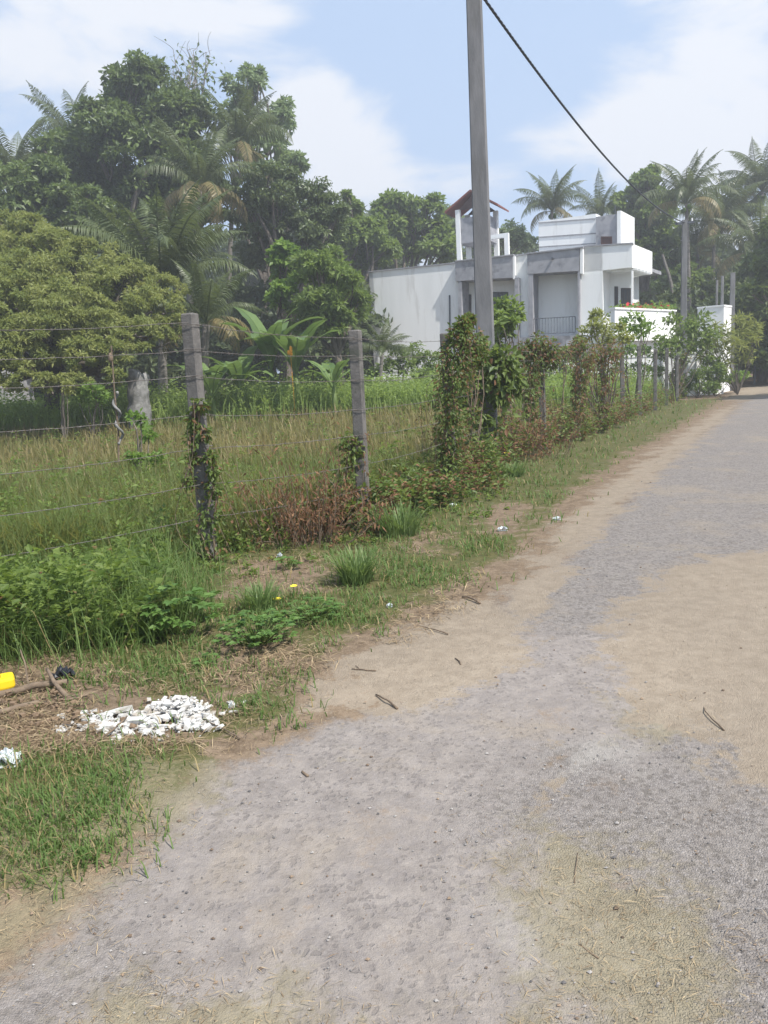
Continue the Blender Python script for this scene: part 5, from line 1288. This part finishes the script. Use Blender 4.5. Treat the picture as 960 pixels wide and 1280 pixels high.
# yellow container at the left edge
t = thing('jerrycan', 'yellow plastic container lying at the left edge of the picture', 'container', gpx(-4, 870), rz=.5)
g = MB(); s8 = []
for zz_, k_ in ((0, .96), (.015, 1), (.07, 1), (.088, .95), (.092, .82)):
    for a0 in np.linspace(0, 2 * math.pi, 24, endpoint=False):
        cx = np.sign(math.cos(a0)) * abs(math.cos(a0)) ** .3 * .11 * k_; cy = np.sign(math.sin(a0)) * abs(math.sin(a0)) ** .3 * .07 * k_; s8.append([cx, cy, zz_])
i = np.arange(4)[:, None] * 24; j = np.arange(24)[None]; q = np.stack([i + j, i + (j + 1) % 24, i + 24 + (j + 1) % 24, i + 24 + j], -1).reshape(-1, 4)
g.add(np.array(s8) * [.9, .9, .62] + [0, 0, .045], [q, np.arange(24)[::-1], np.arange(24) + 96]); g.build('body', M['yellowp'], t)
g = MB(); g.tube([[.04, -.04, .098], [.04, 0, .112], [.04, .04, .098]], .008, 6); g.build('handle', M['yellowp'], t)
# sticks, logs
def stick(label, a, b, r0, r1, lift0=.02, lift1=.02, group='dry sticks lying on the ground', mat='twig', bend=.03, name='stick', fork=False):
    flat = lift0 < .012 and lift1 < .012
    A_ = gpx(*a) + [0, 0, r0 * .8 + .004 if flat else lift0]; B2 = gpx(*b) + [0, 0, r1 * .8 + .004 if flat else lift1]; g = MB(); pth = limb(g, A_, B2, r0, r1, 7, bend, 0)
    if flat:
        for q_ in g.V: pass
    if fork: limb(g, pth[4], pth[4] + (B2 - A_) * .30 + [.015, .05, 0], r1, r1 * .5, 5, .05)
    return tag(g.build(name, M[mat], smooth=True), label, 'stick', group)
stick('thick grey branch standing aslant over the debris', (88, 878), (62, 858), .014, .009, .015, .10)
stick('long dark log across the debris heap', (-30, 880), (85, 862), .022, .016, .02, .04)
stick('long thin stick in front of the log', (-20, 892), (112, 876), .009, .006, .02, .03, fork=True)
stick('pale upright twig beside the yellow container', (37, 864), (31, 850), .006, .004, .0, .18)
stick('low dark branch under the container', (-40, 905), (50, 885), .016, .012, .015, .03)
stick('thin curved twig at the back of the debris', (50, 905), (-10, 925), .006, .004, .01, .01)
stick('short broken stick among the debris grass', (118, 935), (160, 905), .006, .004, .02, .04)
stick('forked twig lying on the sand patch', (470, 840), (440, 838), .004, .003, .006, .006, fork=True)
stick('short thick twig near the front edge of the sand patch', (497, 887), (470, 869), .006, .004, .008, .008)
stick('small upright looking twig in the middle of the sand', (576, 832), (569, 824), .004, .003, .005, .005)
stick('long thin twig on the straw edge of the sand', (352, 915), (352, 895), .005, .004, .008, .008)
stick('stick on the grass edge near the road', (600, 755), (578, 748), .009, .006, .01, .01)
stick('twig at the top edge of the sand patch', (560, 794), (525, 784), .005, .003, .008, .008)
stick('long dry stem along the edge of the near grass', (300, 925), (258, 905), .004, .003, .01, .015)
stick('dark twig on the right hand sand', (905, 915), (880, 885), .004, .002, .006, .006)
stick('short dark twig near the bottom of the asphalt', (748, 1200), (725, 1182), .003, .002, .006, .006)
stick('thin pale stem on the olive dry patch', (718, 1105), (722, 1068), .002, .0015, .006, .006)
stick('dark clod coloured twig on the asphalt left of the sand', (385, 972), (378, 966), .006, .005, .008, .008)
# crumpled things
def crumple(name, label, cat, px, py, size, mat, rot=0, n=11):
    b = gpx(px, py); u = np.linspace(-.5, .5, n); U, V_ = np.meshgrid(u, u); Z = R.uniform(0, 1, U.shape) * size[2] * (1 - (U * 1.7) ** 2 * .8)
    X = U * size[0] + R.normal(0, size[0] * .03, U.shape); Y2 = V_ * size[1] + R.normal(0, size[1] * .03, U.shape)
    P_ = np.stack([X.ravel(), Y2.ravel(), Z.ravel() + .012], 1); i = (np.arange(n - 1)[:, None] * n + np.arange(n - 1)[None]).ravel()
    P2b = P_.copy(); P2b[:, 2] = .004
    g = MB(); g.add(P_, np.stack([i, i + 1, i + n + 1, i + n], 1)); g.add(P2b, np.stack([i + n, i + n + 1, i + 1, i], 1))
    o = g.build(name, M[mat]); o.location = [float(v) for v in b]; o.rotation_euler = (0, 0, rot); return tag(o, label, cat)
crumple('plastic_bag', 'crumpled pale plastic bag at the left edge below the debris', 'plastic bag', 8, 955, (.12, .09, .05), 'bagp')
crumple('plastic_sheet', 'crumpled black plastic sheet beside the slanting branch', 'plastic sheet', 80, 850, (.13, .09, .07), 'blackp', .6)
crumple('litter', 'small white wrapper on the grass near the road edge', 'litter', 487, 758, (.04, .03, .02), 'bagp')
crumple('litter', 'white and black scrap on the bare patch of the verge', 'litter', 628, 664, (.10, .05, .04), 'bagp')
crumple('litter', 'white scrap in the grass right of the bare patch', 'litter', 696, 650, (.08, .05, .03), 'bagp')
crumple('litter', 'pale scrap left of the bare patch', 'litter', 566, 634, (.10, .05, .03), 'bagp')
crumple('litter', 'grey white scrap beside the thin grass tuft', 'litter', 350, 700, (.06, .05, .05), 'bagp')
crumple('litter', 'tiny white scrap at the right end of the rubble', 'litter', 290, 884, (.03, .025, .02), 'bagp')

# ------------------------------------------------------------------ light, sky, camera
SAZ, SEL = rad(-40), rad(55)              # direction to the sun: math angle from +X, elevation
sdir = Vector((math.cos(SAZ) * math.cos(SEL), math.sin(SAZ) * math.cos(SEL), math.sin(SEL)))
ld = bpy.data.lights.new('sun', 'SUN'); ld.energy = 4.8; ld.angle = rad(.6); ld.color = (1, .955, .89)
lo = bpy.data.objects.new('sun', ld); COL.objects.link(lo); lo.rotation_euler = sdir.to_track_quat('Z', 'Y').to_euler(); lo.location = (0, 0, 30)
world = bpy.data.worlds.new('World'); scene.world = world; world.use_nodes = True
nt = world.node_tree; nt.nodes.clear()
sky = nt.nodes.new('ShaderNodeTexSky'); sky.sky_type = 'NISHITA'; sky.sun_disc = False
sky.sun_elevation = SEL; sky.sun_rotation = math.atan2(sdir.x, sdir.y); sky.dust_density = 2.0; sky.air_density = 1.0; sky.ozone_density = 2.5
tc = nt.nodes.new('ShaderNodeTexCoord'); dv = tc.outputs['Generated']
mp = N(nt, 'ShaderNodeMapping'); mp.inputs['Scale'].default_value = (1, 1, 2.2); lk(nt, dv, mp.inputs['Vector'])
cn = noise(nt, 4.2, 9, .55, mp.outputs[0], .3)
cn2 = noise(nt, 1.3, 3, .5, mp.outputs[0])
tot = mth(nt, 'ADD', mth(nt, 'MULTIPLY', cn, 1.1), mth(nt, 'MULTIPLY', cn2, .25))
for px, py, w_, amp in ((60, 60, .09, .20), (130, 50, .07, .10), (430, 190, .06, .22), (850, 120, .10, .24), (900, 30, .10, .12), (330, 20, .10, .10), (300, 30, .1, .04), (210, 70, .04, -.1), (560, 150, .14, -.10), (230, 130, .05, -.03), (680, 40, .14, -.10), (640, 230, .1, .02)):
    d_ = rayd(px, py); d_ = d_ / np.linalg.norm(d_)
    vm = nt.nodes.new('ShaderNodeVectorMath'); vm.operation = 'DISTANCE'; lk(nt, dv, vm.inputs[0]); vm.inputs[1].default_value = d_
    tot = mth(nt, 'ADD', tot, mapr(nt, vm.outputs['Value'], 0, w_ * 2.2, amp, 0))
cl = mapr(nt, tot, .68, .88)
sep = nt.nodes.new('ShaderNodeSeparateXYZ'); lk(nt, dv, sep.inputs[0])
cl = mth(nt, 'MULTIPLY', cl, .85)
skc = mixc(nt, 1.0, sky.outputs[0], (1, 1, 1, 1), 'MULTIPLY')
pal = mixc(nt, .72, skc, (4.5, 5.8, 7.9, 1))
final = mixc(nt, cl, pal, (6.9, 7.0, 7.3, 1))
bg = N(nt, 'ShaderNodeBackground', Strength=.095); lk(nt, final, bg.inputs['Color'])
lk(nt, bg.outputs[0], N(nt, 'ShaderNodeOutputWorld').inputs['Surface'])

# thin moist air between here and the wood
USE_HAZE = True
if USE_HAZE:
    g = MB(); g.box((0, 70, 18), (450, 320, 40))
    m, nt = newmat('moist_air'); pv = nt.nodes.new('ShaderNodeVolumePrincipled'); pv.inputs['Color'].default_value = (.92, .94, .97, 1); pv.inputs['Density'].default_value = .0028; pv.inputs['Anisotropy'].default_value = .3
    lk(nt, pv.outputs[0], N(nt, 'ShaderNodeOutputMaterial').inputs['Volume'])
    tag(g.build('haze', m), kind='stuff')

cd = bpy.data.cameras.new('camera'); co = bpy.data.objects.new('camera', cd); COL.objects.link(co); scene.camera = co
cd.sensor_fit = 'VERTICAL'; cd.sensor_height = 36; cd.lens = 36 * FPX / 1280; cd.clip_start = .05; cd.clip_end = 3000
mw = Matrix(((_r[0], _u[0], -_f[0], 0), (_r[1], _u[1], -_f[1], 0), (_r[2], _u[2], -_f[2], CAMZ), (0, 0, 0, 1)))
co.matrix_world = mw
scene.view_settings.view_transform = 'Standard'; scene.view_settings.look = 'None'; scene.view_settings.exposure = 0.6; scene.view_settings.gamma = 1
scene.render.resolution_x, scene.render.resolution_y = 768, 1024
cy = scene.cycles; cy.max_bounces = 6; cy.diffuse_bounces = 3; cy.glossy_bounces = 2; cy.transmission_bounces = 3; cy.transparent_max_bounces = 4; cy.volume_bounces = 0
